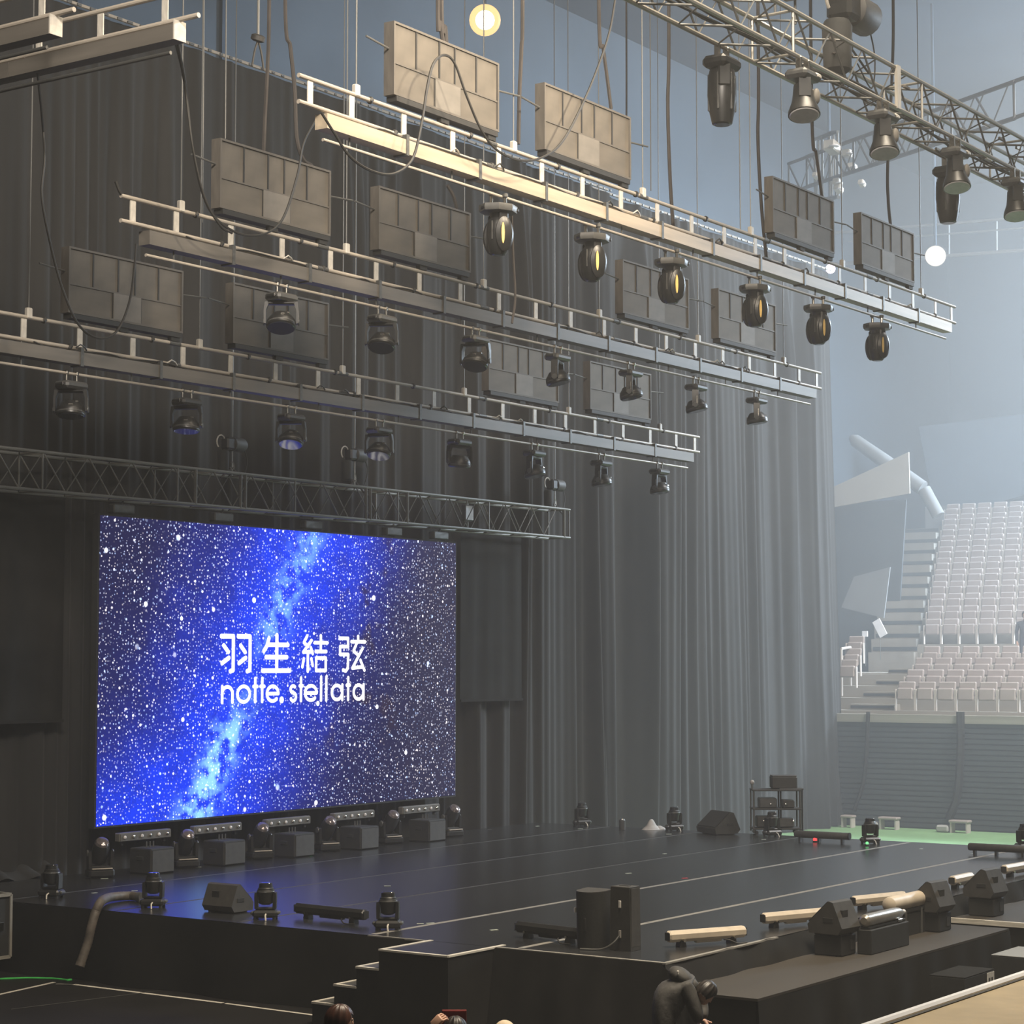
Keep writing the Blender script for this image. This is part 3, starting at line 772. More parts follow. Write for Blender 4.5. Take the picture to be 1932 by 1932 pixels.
for k in range(4):
    pts = [(0.4 + 1.1 * j, 0.2 + 0.07 * k + rg.uniform(-0.06, 0.06), 0.06 + 0.1 * (k % 2) + rg.uniform(-0.03, 0.06)) for j in range(18)]
    MB().tube(spline(pts, 4), 0.022, 5).build('power_cable', 'cable', tF)
for k in range(26):
    x = rg.uniform(0.8, 18)
    MB().rbox((x, rg.uniform(0.05, 0.6), rg.choice([0.04, 0.56])), (rg.uniform(0.12, 0.3), 0.04, 0.05), 0.01).build('connector', rg.choice(['strut_paint', 'chrome', 'panel_board_light']), tF)
# unseen warm floods added on the front truss to brighten battens and upper left
for i, (x, wts, aim) in enumerate(((21.3, 420, (-1.6, 4.0, 0.5)), (23.3, 250, (0.0, 4.0, -0.9)), (25.3, 400, (1.3, 4.0, -1.0)))):
    f = thing('added_flood', f'added boxy warm flood on top of the front truss, {ORD[i]} from its left end', 'lamp', (x, 12.9, FZ + 0.63), (0, 0, 0), 'added floods on the front truss')
    MB().rbox((0, 0, 0.55), (0.56, 0.30, 0.46), 0.04, Matrix.Rotation(R(0), 4, 'X')).build('housing', 'alu_dark', f)
    for s in (-1, 1): bar('yoke_arm', (s * 0.3, 0, 0), (s * 0.3, 0, 0.6), 0.02, 'alu_dark', f)
    MB().box((0, 0.156, 0.55), (0.48, 0.012, 0.38)).build('glass', 'lens_pale', f)
    l = area('fill_lamp', (0, 0.18, 0.55), aim, 0.46, 0.36, wts, (1.0, 0.83, 0.62), 150); l.parent = f
# far truss glimpsed through the haze
pa, pb = ad(1522, 352, 62), ad(1965, 205, 50)
truss('far_truss', 'faint distant truss in the blue haze behind the front truss', pa, pb, 1.0, 0.9, 0.05, 0.03, 1.6, 'cable', side=(0.5, 0.85, 0), sections=3)
tw = truss('far_truss', 'faint short upright lamp frame on the distant truss', ad(1566, 372, 61), ad(1582, 372, 60), 0.8, 1.9, 0.05, 0.03, 0.5, 'alu_dark', side=(0.5, 0.85, 0), sections=1)
for px, py, s in ((1570, 278, 0.5), (1600, 290, 0.35), (1608, 315, 0.3), (1580, 345, 0.3), (1626, 346, 0.25), (1540, 332, 0.25), (1582, 356, 0.3)):
    f = thing('distant_lamp', f'tiny pale lamp on the distant truss, {("topmost", "right of the topmost one", "below the right one", "low at the upright frame", "lowest on the right", "lowest on the left", "just above the brown panel")[[1570,1600,1608,1580,1626,1540].index(px) if py != 356 else 6]}', 'lamp', ad(px, py, 59.5))
    MB().rbox((0, 0, 0), (s, s * 0.7, s * 0.6), 0.03, Matrix.Rotation(R(px % 40), 4, 'Y')).build('housing', 'strut_paint', f)
    MB().lathe([(s * 0.3, 0), (s * 0.28, 0.03)], 10, Matrix.Translation((-s * 0.5, -s * 0.35, -0.05))).build('glass', 'lens_pale', f)

# lights under the front truss
def make_wash():
    t = thing('moving_light', 'x', 'stage light')
    for s in (-1, 1): MB().rbox((0.12 * s, 0, -0.05), (0.05, 0.09, 0.18), 0.015).build('clamp', 'chrome', t)
    base = MB().rbox((0, 0, -0.21), (0.50, 0.34, 0.13), 0.045).build('base', 'grey_plastic', t)
    MB().rbox((0.15, -0.13, -0.2), (0.16, 0.1, 0.09), 0.03).build('handle', 'strut_paint', base)
    for s in (-1, 1):
        MB().prism([(s * 0.13, -0.27), (s * 0.19, -0.27), (s * 0.185, -0.52), (s * 0.135, -0.54)], 0.16, Matrix.Rotation(R(35), 4, 'Z')).build('arm', 'black_plastic', t)
    h = MB().lathe([(0.08, 0.17), (0.125, 0.15), (0.14, 0.02), (0.16, -0.10), (0.215, -0.25), (0.22, -0.30), (0.195, -0.31)], 20).build('head', 'black_plastic', t, (0, 0, -0.48), (R(-17), 0, R(-55.4)))
    MB().lathe([(0.19, -0.318), (0.205, -0.305)], 20).build('lens', 'lens_pale', h)
    MB().ball((0, 0, 0), 0.085, 12, 8, (0.8, 0.6, 1.3)).build('side_cover', 'panel_board_light', t, (0.12, -0.14, -0.48))
    return t
def make_profile():
    t = thing('moving_light', 'x', 'stage light')
    for s in (-1, 1): MB().rbox((0.12 * s, 0, -0.05), (0.05, 0.09, 0.18), 0.015).build('clamp', 'chrome', t)
    base = MB().rbox((0, 0, -0.21), (0.50, 0.36, 0.16), 0.05).build('base', 'black_plastic', t)
    MB().rbox((0.2, -0.1, -0.2), (0.14, 0.12, 0.12), 0.03).build('handle', 'grey_plastic', base)
    for s in (-1, 1):
        MB().rbox((0.18 * s, 0, -0.40), (0.06, 0.17, 0.30), 0.02, Matrix.Rotation(R(40), 4, 'Z')).build('arm', 'black_plastic', t)
    h = MB().lathe([(0.10, 0.16), (0.165, 0.14), (0.19, 0.02), (0.195, -0.2), (0.17, -0.42), (0.135, -0.58), (0.12, -0.59)], 18).build('head', 'black_plastic', t, (0, 0, -0.44))
    for k in range(6):
        a = k * math.pi / 3 + 0.2
        MB().rbox((0.178 * math.cos(a), 0.178 * math.sin(a), -0.17), (0.03, 0.03, 0.5), 0.01).build('rib', 'grey_plastic', h)
    MB().lathe([(0.105, -0.598), (0.115, -0.588)], 18).build('lens', 'lens', h)
    return t
wproto, sproto = make_wash(), make_profile()
for i, px in enumerate((1515, 1665, 1800, 1912)):
    o = wproto if i == 0 else copy_tree(wproto)
    o.location = (ay(px, 150, 12.6).x, 12.6, FZ - 0.03)
    tag(o, f'flared wash light with white front, {ORD[i]} from the left under the front truss', 'stage light', 'wash lights under the front truss')
for i, px in enumerate((1362, 1785)):
    o = sproto if i == 0 else copy_tree(sproto)
    o.location = (ay(px, 150, 13.22).x, 13.22, FZ - 0.03)
    tag(o, ['long tapered profile light hanging nearest the left end of the front truss', 'long tapered profile light hanging among the wash lights further right'][i], 'stage light', 'profile lights under the front truss')

# ---------------------------------------------------------------- chain hoists
def hoist(label, p, s=1.0, top=ROOF, drop=0.4):
    t = thing('chain_hoist', label, 'hoist', p)
    MB().lathe([(0.10 * s, -0.17 * s), (0.13 * s, -0.15 * s), (0.13 * s, 0.12 * s), (0.09 * s, 0.18 * s)], 16, Matrix.Translation((0.16 * s, 0, 0)) @ Matrix.Rotation(R(90), 4, 'Y')).build('motor_body', 'speaker_side', t)
    MB().rbox((-0.10 * s, 0, 0), (0.2 * s, 0.2 * s, 0.22 * s), 0.03 * s).build('gear_box', 'black_plastic', t)
    MB().tube([(-0.28 * s + 0.11 * s * math.cos(a), 0, 0.02 * s + 0.12 * s * math.sin(a)) for a in [math.pi * k / 10 for k in range(2, 14)]], 0.013 * s, 6).build('handle', 'strut_paint', t)
    MB().lathe([(0.05 * s, -0.52 * s), (0.10 * s, -0.48 * s), (0.11 * s, -0.16 * s), (0.09 * s, -0.12 * s)], 12).build('chain_bag', 'black_matt', t, (-0.16 * s, 0.05, 0))
    bar('load_chain', (0.02, 0, -drop), (0.02, 0, -0.1 * s), 0.014, 'chrome', t, 6)
    MB().tube([(0.02, 0, -drop * 0.55), (0.06, 0, -drop * 0.62), (0.06, 0, -drop * 0.75), (0.0, 0, -drop * 0.8), (-0.04, 0, -drop * 0.72)], 0.02, 6).build('hook', 'chrome', t)
    for e in (-1, 1): bar('sling', (0.02, 0, -drop * 0.75), (0.02 + 0.3 * e * s, 0, -drop - 0.05), 0.018, 'strap', t, 6)
    bar('lifting_chain', (0.02, 0, 0.1 * s), (0.02, 0, top - p.z), 0.012, 'wire', t, 6)
    MB().tube(spline([(0.3 * s, 0, 0), (0.42 * s, 0, -0.25 * s), (0.36 * s, 0, -0.5 * s), (0.24, 0, -drop)], 6), 0.012, 5).build('motor_cable', 'cable', t)
    return t
for px, py, lab in ((437, 838, 'chain hoist lifting the left part of the screen truss'), (668, 858, 'chain hoist lifting the middle of the screen truss'), (1046, 915, 'chain hoist lifting the right end of the screen truss')):
    p = ay(px, py, YT + 0.28)
    hoist(lab, p, 1.0, ROOF, p.z - TT.z + 0.02)
p = ay(1603, 18, 12.9)
hoist('large chain hoist with hook above the front truss', p, 2.0, ROOF, p.z - FZ - 0.55)
wl = thing('work_lamp', 'small square work lamp with pale glass inside the screen truss', 'lamp', ay(882, 968, YT + 0.25))
MB().rbox((0, 0, 0), (0.30, 0.10, 0.34), 0.02).build('housing', 'grey_plastic', wl)
MB().box((-0.0, -0.054, 0), (0.26, 0.01, 0.29)).build('glass', 'lens_pale', wl)
bar('bracket', (0, 0.02, 0.17), (0, 0.02, 0.3), 0.015, 'alu_dark', wl)

# ================================================================== star screen
SYP = 25.6
c0, c1 = ay(180, 1565, SYP), ay(861, 1500, SYP)
WX0, WX1 = c0.x, c1.x
WZ0 = (c0.z + c1.z) / 2; WZ1 = (ay(180, 972.7, SYP).z + ay(859, 1020, SYP).z) / 2
WW, WH = WX1 - WX0, WZ1 - WZ0
scr = thing('led_screen', 'wide video screen showing a blue starry sky with white lettering', 'screen', (WX0, SYP, WZ0))
MB().box((WW / 2, 0.09, WH / 2), (WW + 0.02, 0.14, WH + 0.02)).build('housing', 'black_matt', scr)
sm = bpy.data.materials.new('star_picture'); sm.use_nodes = True
nt = sm.node_tree; N = nt.nodes; Lk = nt.links.new
for n_ in list(N): N.remove(n_)
out = N.new('ShaderNodeOutputMaterial'); em = N.new('ShaderNodeEmission'); Lk(em.outputs[0], out.inputs[0])
tc = N.new('ShaderNodeTexCoord'); sp = N.new('ShaderNodeSeparateXYZ'); Lk(tc.outputs['Object'], sp.inputs[0])
def mth(op, a, b=None, c=None, clamp=False):
    n = N.new('ShaderNodeMath'); n.operation = op; n.use_clamp = clamp
    for i, x in enumerate((a, b, c)):
        if x is None: continue
        if isinstance(x, (int, float)): n.inputs[i].default_value = x
        else: Lk(x, n.inputs[i])
    return n.outputs[0]
X, Z = sp.outputs[0], sp.outputs[2]
cb = N.new('ShaderNodeCombineXYZ'); Lk(X, cb.inputs[0]); Lk(Z, cb.inputs[1])
def noise(scale, det=4, off=0.0):
    n = N.new('ShaderNodeTexNoise'); n.inputs['Scale'].default_value = scale; n.inputs['Detail'].default_value = det
    v = N.new('ShaderNodeVectorMath'); v.operation = 'ADD'; v.inputs[1].default_value = (off, off, 0); Lk(cb.outputs[0], v.inputs[0]); Lk(v.outputs[0], n.inputs['Vector'])
    return n.outputs['Fac']
def rampf(x, a, b): # smoothstep like map clamp
    n = N.new('ShaderNodeMapRange'); n.interpolation_type = 'SMOOTHSTEP'; n.inputs['From Min'].default_value = a; n.inputs['From Max'].default_value = b; Lk(x, n.inputs['Value'])
    return n.outputs['Result']
# milky band: centre line runs from the bottom left quarter up to the top centre
band_c = mth('ADD', mth('MULTIPLY', Z, 0.62), 2.35)
dist = mth('SUBTRACT', X, band_c)
wob = mth('MULTIPLY', mth('SUBTRACT', noise(0.8, 3), 0.5), 1.6)
dw = mth('ADD', dist, wob)
glow = mth('EXPONENT', mth('MULTIPLY', mth('MULTIPLY', dw, dw), -0.22))
left_low = mth('MULTIPLY', rampf(Z, 1.8, -0.6), rampf(X, 4.5, 0.0))
blue = mth('ADD', glow, mth('MULTIPLY', left_low, 0.6), None, True)
ragged = mth('ADD', mth('MULTIPLY', noise(2.2, 5, 7.0), 1.2), 0.4)
blue = mth('MULTIPLY', blue, ragged, None, True)
blue = mth('MULTIPLY', blue, mth('ADD', mth('MULTIPLY', noise(22.0, 3, 5.0), 1.1), 0.45), None, True)
right_dark = rampf(X, 7.2, 9.8)
core = mth('EXPONENT', mth('MULTIPLY', mth('MULTIPLY', mth('ADD', dist, mth('MULTIPLY', wob, 0.35)), mth('ADD', dist, mth('MULTIPLY', wob, 0.35))), -7.0))
core = mth('MULTIPLY', core, rampf(noise(3.2, 8, 3.0), 0.40, 0.62))
core = mth('MULTIPLY', core, mth('ADD', rampf(Z, 2.6, 0.8), mth('MULTIPLY', rampf(Z, 2.6, 3.6), 0.45)))
dust = mth('MULTIPLY', rampf(noise(1.5, 5, 11.0), 0.56, 0.68), mth('MULTIPLY', rampf(X, 5.6, 6.6), rampf(X, 9.0, 7.6)))
# stars in three sizes
def stars(scale, rad, thr, off):
    v = N.new('ShaderNodeTexVoronoi'); v.voronoi_dimensions = '2D'; v.inputs['Scale'].default_value = scale
    vv = N.new('ShaderNodeVectorMath'); vv.operation = 'ADD'; vv.inputs[1].default_value = (off, off * 0.7, 0); Lk(cb.outputs[0], vv.inputs[0]); Lk(vv.outputs[0], v.inputs['Vector'])
    s = N.new('ShaderNodeSeparateColor'); Lk(v.outputs['Color'], s.inputs[0])
    keep = rampf(s.outputs[0], thr, 1.0)
    r = mth('ADD', mth('MULTIPLY', s.outputs[1], rad * 0.7), rad * 0.5)
    dot = rampf(mth('DIVIDE', v.outputs['Distance'], r), 1.0, 0.45)
    return mth('MULTIPLY', dot, mth('ADD', mth('MULTIPLY', keep, 1.0), 0.0)), s.outputs[2]
s1, t1 = stars(15.0, 0.29, 0.10, 0.0)
s2, t2 = stars(6.0, 0.165, 0.40, 3.3)
s3, t3 = stars(1.1, 0.065, 0.60, 9.7)
allst = mth('ADD', mth('ADD', mth('MULTIPLY', s1, 0.6), mth('MULTIPLY', s2, 1.3)), mth('MULTIPLY', s3, 3.0))
def mixc(f, a, b):
    n = N.new('ShaderNodeMix'); n.data_type = 'RGBA'
    if isinstance(f, (int, float)): n.inputs[0].default_value = f
    else: Lk(f, n.inputs[0])
    for i, x in ((6, a), (7, b)):
        if isinstance(x, tuple): n.inputs[i].default_value = (*x, 1)
        else: Lk(x, n.inputs[i])
    return n.outputs[2]
base = mixc(blue, (0.008, 0.008, 0.042), (0.004, 0.032, 0.62))
base = mixc(mth('MULTIPLY', right_dark, 0.75), base, (0.020, 0.019, 0.045))
base = mixc(mth('MULTIPLY', dust, 0.75), base, (0.02, 0.012, 0.03))
base = mixc(mth('MULTIPLY', core, 1.5, None, True), base, (0.22, 0.50, 0.95))
tint = mixc(t1, (0.45, 0.62, 1.0), (1.0, 0.9, 0.85))
sc_ = N.new('ShaderNodeVectorMath'); sc_.operation = 'SCALE'; Lk(tint, sc_.inputs[0]); Lk(allst, sc_.inputs['Scale'])
ad_ = N.new('ShaderNodeVectorMath'); ad_.operation = 'ADD'; Lk(base, ad_.inputs[0]); Lk(sc_.outputs[0], ad_.inputs[1])
Lk(ad_.outputs[0], em.inputs['Color']); em.inputs['Strength'].default_value = 1.75
MATS['star_picture'] = sm
MB().add([(0.02, 0.012, 0.02), (WW - 0.02, 0.012, 0.02), (WW - 0.02, 0.012, WH - 0.02), (0.02, 0.012, WH - 0.02)], [(0, 1, 2, 3)]).build('display', 'star_picture', scr, smooth=False)
emit('letter_white', (1.0, 0.97, 0.95), 1.6)
def stroke_mesh(strokes, wd, to):
    """flat lettering from thick polylines with round ends; to(u, v) -> screen x, z"""
    mb = MB()
    for st_ in strokes:
        P = [Vector(to(u, v)) for u, v in st_]
        for a, b in zip(P, P[1:]):
            d = (b - a)
            if d.length < 1e-5: continue
            nn = Vector((-d.y, d.x)).normalized() * wd / 2
            q = [a + nn, a - nn, b - nn, b + nn]
            mb.add([(p.x, 0, p.y) for p in q], [(0, 1, 2, 3)])
        for p in P:
            mb.add([(p.x + wd / 2 * math.cos(k * math.pi / 6), 0, p.y + wd / 2 * math.sin(k * math.pi / 6)) for k in range(12)], [tuple(range(12))])
    return mb
def arc(cx, cy, r, a0, a1, n=14, ry=None):
    return [(cx + r * math.cos(R(a0 + (a1 - a0) * k / n)), cy + (ry or r) * math.sin(R(a0 + (a1 - a0) * k / n))) for k in range(n + 1)]
KAN = {
 'wing': [[(.03, .94), (.42, .94), (.42, .06), (.33, .03)], [(.11, .70), (.26, .53)], [(.06, .24), (.28, .38)], [(.58, .94), (.97, .94), (.97, .06), (.88, .03)], [(.66, .70), (.81, .53)], [(.61, .24), (.83, .38)]],
 'life': [[(.52, .99), (.52, .04)], [(.24, .90), (.17, .70), (.06, .56)], [(.20, .73), (.92, .73)], [(.14, .40), (.88, .40)], [(.02, .04), (.99, .04)]],
 'knot': [[(.22, .98), (.10, .80), (.26, .70)], [(.38, .86), (.08, .54), (.42, .56)], [(.36, .66), (.43, .50)], [(.25, .54), (.25, .02)], [(.10, .36), (.05, .14)], [(.38, .36), (.43, .18)], [(.73, .99), (.73, .56)], [(.50, .80), (.98, .80)], [(.54, .56), (.94, .56)], [(.56, .38), (.92, .38), (.92, .04), (.56, .04), (.56, .38)]],
 'string': [[(.05, .93), (.36, .93), (.36, .70), (.07, .70), (.07, .48), (.37, .48), (.35, .10), (.28, .02), (.18, .05)], [(.73, .99), (.73, .84)], [(.48, .84), (.99, .84)], [(.70, .84), (.56, .58), (.74, .46)], [(.90, .66), (.52, .10), (.92, .14)], [(.82, .32), (.97, .04)]],
}
tz1, tz0 = ay(552, 1198, SYP).z, ay(552, 1268, SYP).z
def cell(pxa, pxb): return ay(pxa, 1230, SYP).x - WX0, ay(pxb, 1230, SYP).x - WX0
for nm, (ca, cb_) in zip(('wing', 'life', 'knot', 'string'), ((685, 834), (888, 1025), (1078, 1208), (1258, 1390))):
    xa, xb = cell(150 + ca * .3882, 150 + cb_ * .3882)
    m_ = stroke_mesh(KAN[nm], 0.086 if nm in ('wing', 'life') else 0.070, lambda u, v: (xa + (xb - xa) * u, tz0 - WZ0 + (tz1 - tz0) * v))
    m_.build('character', 'letter_white', scr, (0, 0.004, 0), smooth=False)
# lower line in round geometric letters; x-height 1, origin at the baseline
def lo(ch):
    if ch == 'n': return [[(.0, 0), (.0, 1)], [(0, .55)] + arc(.42, .56, .42, 180, 0, 12) + [(.84, 0)]], .84
    if ch == 'o': return [arc(.5, .5, .5, 0, 360, 24)], 1.0
    if ch == 't': return [[(.22, 1.5), (.22, 0)], [(0, .98), (.48, .98)]], .48
    if ch == 'e': return [[(.02, .5), (.98, .5)] + arc(.5, .5, .48, 0, 315, 22)], 1.0
    if ch == '.': return [[(0, .06), (.02, .08), (.0, .1)]], .0
    if ch == 's': return [arc(.32, .76, .26, 45, 250, 12, .22) + arc(.34, .26, .28, 75, -150, 14, .26)], .62
    if ch == 'l': return [[(0, 1.55), (0, 0)]], .0
    if ch == 'a': return [arc(.48, .5, .48, 0, 360, 22), [(.98, 1), (.98, 0)]], 1.0
word = 'notte.stellata'
SPAN = [(690, 752), (764, 836), (842, 872), (876, 906), (906, 976), (985, 985), (1019, 1060), (1066, 1092), (1091, 1162), (1176, 1176), (1201, 1201), (1222, 1286), (1294, 1322), (1328, 1389)]
base_z = (ay(150 + 700 * .3882, 930 + 1018 * .3882, SYP).z + ay(150 + 1380 * .3882, 930 + 1003 * .3882, SYP).z) / 2 - WZ0
xh = ay(550, 930 + 938 * .3882, SYP).z - ay(550, 930 + 1012 * .3882, SYP).z
for c, (a_, b_) in zip(word, SPAN):
    sts, adv = lo(c)
    wd = 0.068 if c != '.' else 0.12
    xa, xb = cell(150 + (a_ + (6 if b_ > a_ else 0)) * .3882, 150 + (b_ - (6 if b_ > a_ else 0)) * .3882)
    m_ = stroke_mesh(sts, wd, lambda u, v: (xa + (xb - xa) * (u / adv if adv else 0) , base_z + v * xh))
    m_.build('character', 'letter_white', scr, (0, 0.003, 0), smooth=False)
mxs = [0.6, 3.1, 5.6, 8.1, WW - 0.5]
for x in mxs:
    MB().rbox((x, 0.1, WH + 0.12), (0.5, 0.16, 0.16), 0.02).build('hanging_bar', 'alu_dark', scr)
    bar('hanging_rod', (x, 0.1, WH + 0.2), (x, 0.05, TR.z - WZ0), 0.02, 'alu_dark', scr)

# ================================================================== house lamps
def round_lamp(name, label, p, r, m):
    t = thing(name, label, 'lamp', p)
    d = (CAM - p).normalized()
    M = d.to_track_quat('Z', 'Y').to_matrix().to_4x4()
    MB().lathe([(r * 0.5, -r * 1.3), (r * 0.95, -r * 0.8), (r * 1.02, -0.06), (r * 1.02, 0.0), (r * 0.99, 0.0)], 24, M).build('reflector', 'grey_wall', t)
    MB().lathe([(r, -0.03), (r * 0.93, r * 0.12), (r * 0.6, r * 0.3), (r * 0.2, r * 0.36)], 24, M).build('bulb_glass', m, t)
    if m == 'lamp_glow': MB().lathe([(r * 1.0, -0.02), (r * 1.14, -0.01), (r * 1.12, 0.04), (r * 0.96, 0.09)], 24, M).build('glow_ring', 'rim_glow', t)  # glowing ring added for the warm glow round the lamp
    bar('stem', (0, 0, r), (0, 0, 25.39 - p.z), 0.05, 'roof_paint', t)
    return t
round_lamp('house_lamp', 'glowing warm round house lamp high above the curtain', ay(915, 38, 31.0), 0.36, 'lamp_glow')
round_lamp('house_lamp', 'pale hazy round lamp at the far right beyond the panels', ad(1765, 483, 66), 0.33, 'lamp_dim')
round_lamp('house_lamp', 'tiny violet white spot lamp at the curtain top right corner', ad(1567, 507, 64), 0.15, 'lamp_violet')
# far catwalk at the right
CWM = 'grey_wall'
cw = thing('catwalk', 'pale distant catwalk rail in the blue haze at the far right', 'catwalk', ad(1570, 455, 70))
O = ad(1570, 455, 70)
for a, b, r in (((1570, 440), (1960, 408), .05), ((1560, 500), (1960, 470), .06), ((1600, 456), (1960, 428), .03)):
    bar('rail', ad(*a, 70) - O, ad(*b, 66) - O, r, CWM, cw)
for px in (1620, 1700, 1790, 1880): bar('post', ad(px, 435 - (px - 1600) * .08, 69) - O, ad(px, 496 - (px - 1600) * .08, 69) - O, 0.04, CWM, cw)

# ================================================================== hanging cables
def pc(Y, pts): return [ay(x, y, Y) for x, y in pts]
hang_cable('drooping_cable', 'black cable looping from the upper left batten down to the middle batten', [Vector((XS, 17.25, PS.z - 0.2))] + pc(19.1, ((350, 160), (365, 290), (392, 390), (440, 436), (492, 443), (532, 415), (560, 335), (573, 270), (597, 224))), 0.017, 'cable')
hang_cable('drooping_cable', 'second black cable looping beside it with a deeper bend', [Vector((XS + 0.02, 17.3, PS.z - 0.2))] + pc(19.0, ((347, 150), (362, 270), (385, 370), (415, 425), (438, 440))), 0.017, 'cable')
hang_cable('drooping_cable', 'black cable swinging in two loops in front of the highest batten', pc(16.2, ((606, 212), (630, 250), (660, 295), (700, 322), (742, 328), (778, 300), (796, 230), (806, 165), (818, 120), (838, 104), (858, 120), (880, 180), (908, 245), (940, 285), (985, 303), (1025, 296), (1060, 268), (1095, 205), (1125, 135), (1150, 60), (1163, -15))), 0.018, 'cable')
hang_cable('drooping_cable', 'black cable hanging in a loop at the far left above the lowest batten', [ax(71, 138, XS)] + pc(22.1, ((80, 230), (84, 300), (79, 370), (95, 460), (118, 545), (148, 612), (185, 638), (220, 625), (244, 570), (254, 500), (257, 460))), 0.018, 'cable')
hang_cable('drooping_cable', 'short cable end sticking up at the left end of the middle batten', pc(YB, ((218, 342), (224, 358), (230, 368))), 0.022, 'cable')
STR = [(YB + .25, ((508, -10), (505, 120), (500, 220), (497, 300)), 'brown hanging strap down to the leftmost middle batten panel'),
       (YB + .25, ((538, -10), (548, 90), (556, 170), (560, 260), (572, 300), (588, 312)), 'dark hanging strap ending in a hook over the leftmost middle batten panel'),
       (YA + .2, ((826, -10), (830, 40), (836, 80), (838, 104)), 'brown strap hanging to the leftmost highest batten panel'),
       (YA + .2, ((833, -10), (840, 50), (842, 80)), 'second strap beside the one over the leftmost highest panel'),
       (YA + .25, ((986, -10), (984, 90), (980, 180), (978, 272)), 'brown strap hanging left of the second highest batten panel'),
       (YA + .2, ((1130, 20), (1138, 90), (1146, 150), (1153, 206)), 'brown strap reaching down onto the second highest batten panel'),
       (YA + .3, ((1262, 60), (1260, 200), (1264, 330), (1270, 430)), 'dark strap hanging right of the second highest batten panel'),
       (YA + .3, ((1431, 140), (1430, 260), (1436, 380), (1446, 490)), 'dark strap hanging left of the third highest batten panel'),
       (YA + .2, ((1532, 222), (1540, 290), (1551, 372)), 'brown strap reaching onto the third highest batten panel'),
       (YA + .2, ((1685, -10), (1684, 120), (1675, 310), (1676, 380), (1680, 424)), 'brown strap reaching onto the rightmost highest batten panel'),
       (YB + .2, ((844, 350), (856, 372), (866, 412)), 'short dark strap above the second middle batten panel'),
       (YA, ((965, 396), (968, 480), (972, 560), (966, 610)), 'thin dark strap hanging between the middle batten panels'),
       (YB + .3, ((1182, 90), (1182, 230)), 'thin grey strap far above the middle batten')]
for Y, pts, lab in STR:
    pp_ = pc(Y, pts)
    if pts[0][1] < 300 and Y != YA: pp_ = [Vector((pp_[0].x, pp_[0].y, ROOF)), Vector((pp_[0].x, pp_[0].y, (ROOF + pp_[0].z) / 2))] + pp_
    hang_cable('hanging_strap', lab, pp_, 0.030 if 'thin' not in lab else 0.018, 'strap', 'strap')
for Y, x, y0, y1, lab in ((YB + .6, 380, -10, 420, 'thin steel wire just right of the upper left batten end'), (YB + .6, 423, -10, 262, 'thin steel wire above the leftmost middle batten panel'), (YA + .6, 1226, 60, 360, 'thin steel wire near the left end of the front truss'), (YA + .8, 1395, 200, 440, 'thin steel wire left of the third highest batten panel'), (YC, 1130, 560, 700, 'thin steel wire near the rightmost lowest batten panel')):
    o = bar('steel_wire', ay(x + 2, y1, Y), Vector((ay(x, y0, Y).x, Y, ROOF)) if y0 < 300 else ay(x, y0, Y), 0.010, 'wire', None, 6); tag(o, lab, 'wire')
p = ay(487, 72, 19.0)
sn = thing('shackle', 'dark rope thimble knot hanging at the upper left', 'rigging', p)
MB().lathe([(0.06, -0.05), (0.10, -0.03), (0.10, 0.03), (0.06, 0.05)], 14, Matrix.Rotation(R(20), 4, 'X')).build('ring', 'cable', sn)
bar('rope', (0, 0, 0), (0, 0, ROOF - p.z), 0.02, 'wire', sn)
for e in (-1, 1): MB().tube(spline([(0, 0, -0.03), (0.07 * e, 0, -0.2), (0.12 * e, 0, -0.42)], 6), 0.016, 6).build('tail', 'cable', sn)

# ================================================================== equipment on the stage floor
def make_floor_mover():
    t = thing('floor_moving_light', 'x', 'stage light')
    base = MB().rbox((0, 0, 0.075), (0.34, 0.26, 0.10), 0.03).build('base', 'black_plastic', t)
    for sx in (-1, 1):
        MB().rbox((0.17 * sx, 0, 0.085), (0.06, 0.14, 0.05), 0.015).build('handle', 'grey_plastic', base)
        for sy in (-1, 1): MB().cyl((0.13 * sx, 0.09 * sy, 0), (0.13 * sx, 0.09 * sy, 0.04), 0.025).build('foot', 'black_matt', base)
    y = MB().rbox((0, 0, 0.145), (0.27, 0.13, 0.04), 0.015)
    for s in (-1, 1): y.prism([(s * 0.10, 0.14), (s * 0.145, 0.14), (s * 0.15, 0.30), (s * 0.145, 0.36), (s * 0.11, 0.37)], 0.13)
    y.build('yoke', 'black_plastic', t)
    h = MB().lathe([(0.06, -0.12), (0.095, -0.10), (0.105, 0.0), (0.12, 0.04), (0.122, 0.075), (0.11, 0.085), (0.11, 0.10), (0.095, 0.115), (0.09, 0.165), (0.075, 0.175)], 18).build('head', 'black_plastic', t, (0, 0, 0.315))
    MB().lathe([(0.07, 0.178), (0.078, 0.172)], 18).build('lens', 'lens', h)
    MB().lathe([(0.1215, 0.048), (0.1255, 0.058), (0.1215, 0.068)], 18).build('ring', 'grey_plastic', h)
    for k in range(3): MB().ball((0, 0, 0), 0.014, 8, 6).build('rim_bolt', 'chrome', h, (0.07 * math.cos(k * 2.1 + 3.4), 0.07 * math.sin(k * 2.1 + 3.4), 0.165))
    MB().tube(spline([(0.02, -0.13, 0.08), (0.02, -0.19, 0.06), (0.03, -0.22, 0.0)], 6), 0.011, 5).build('power_lead', 'tape_white', t)
    return t
fm = make_floor_mover(); fmn = 0
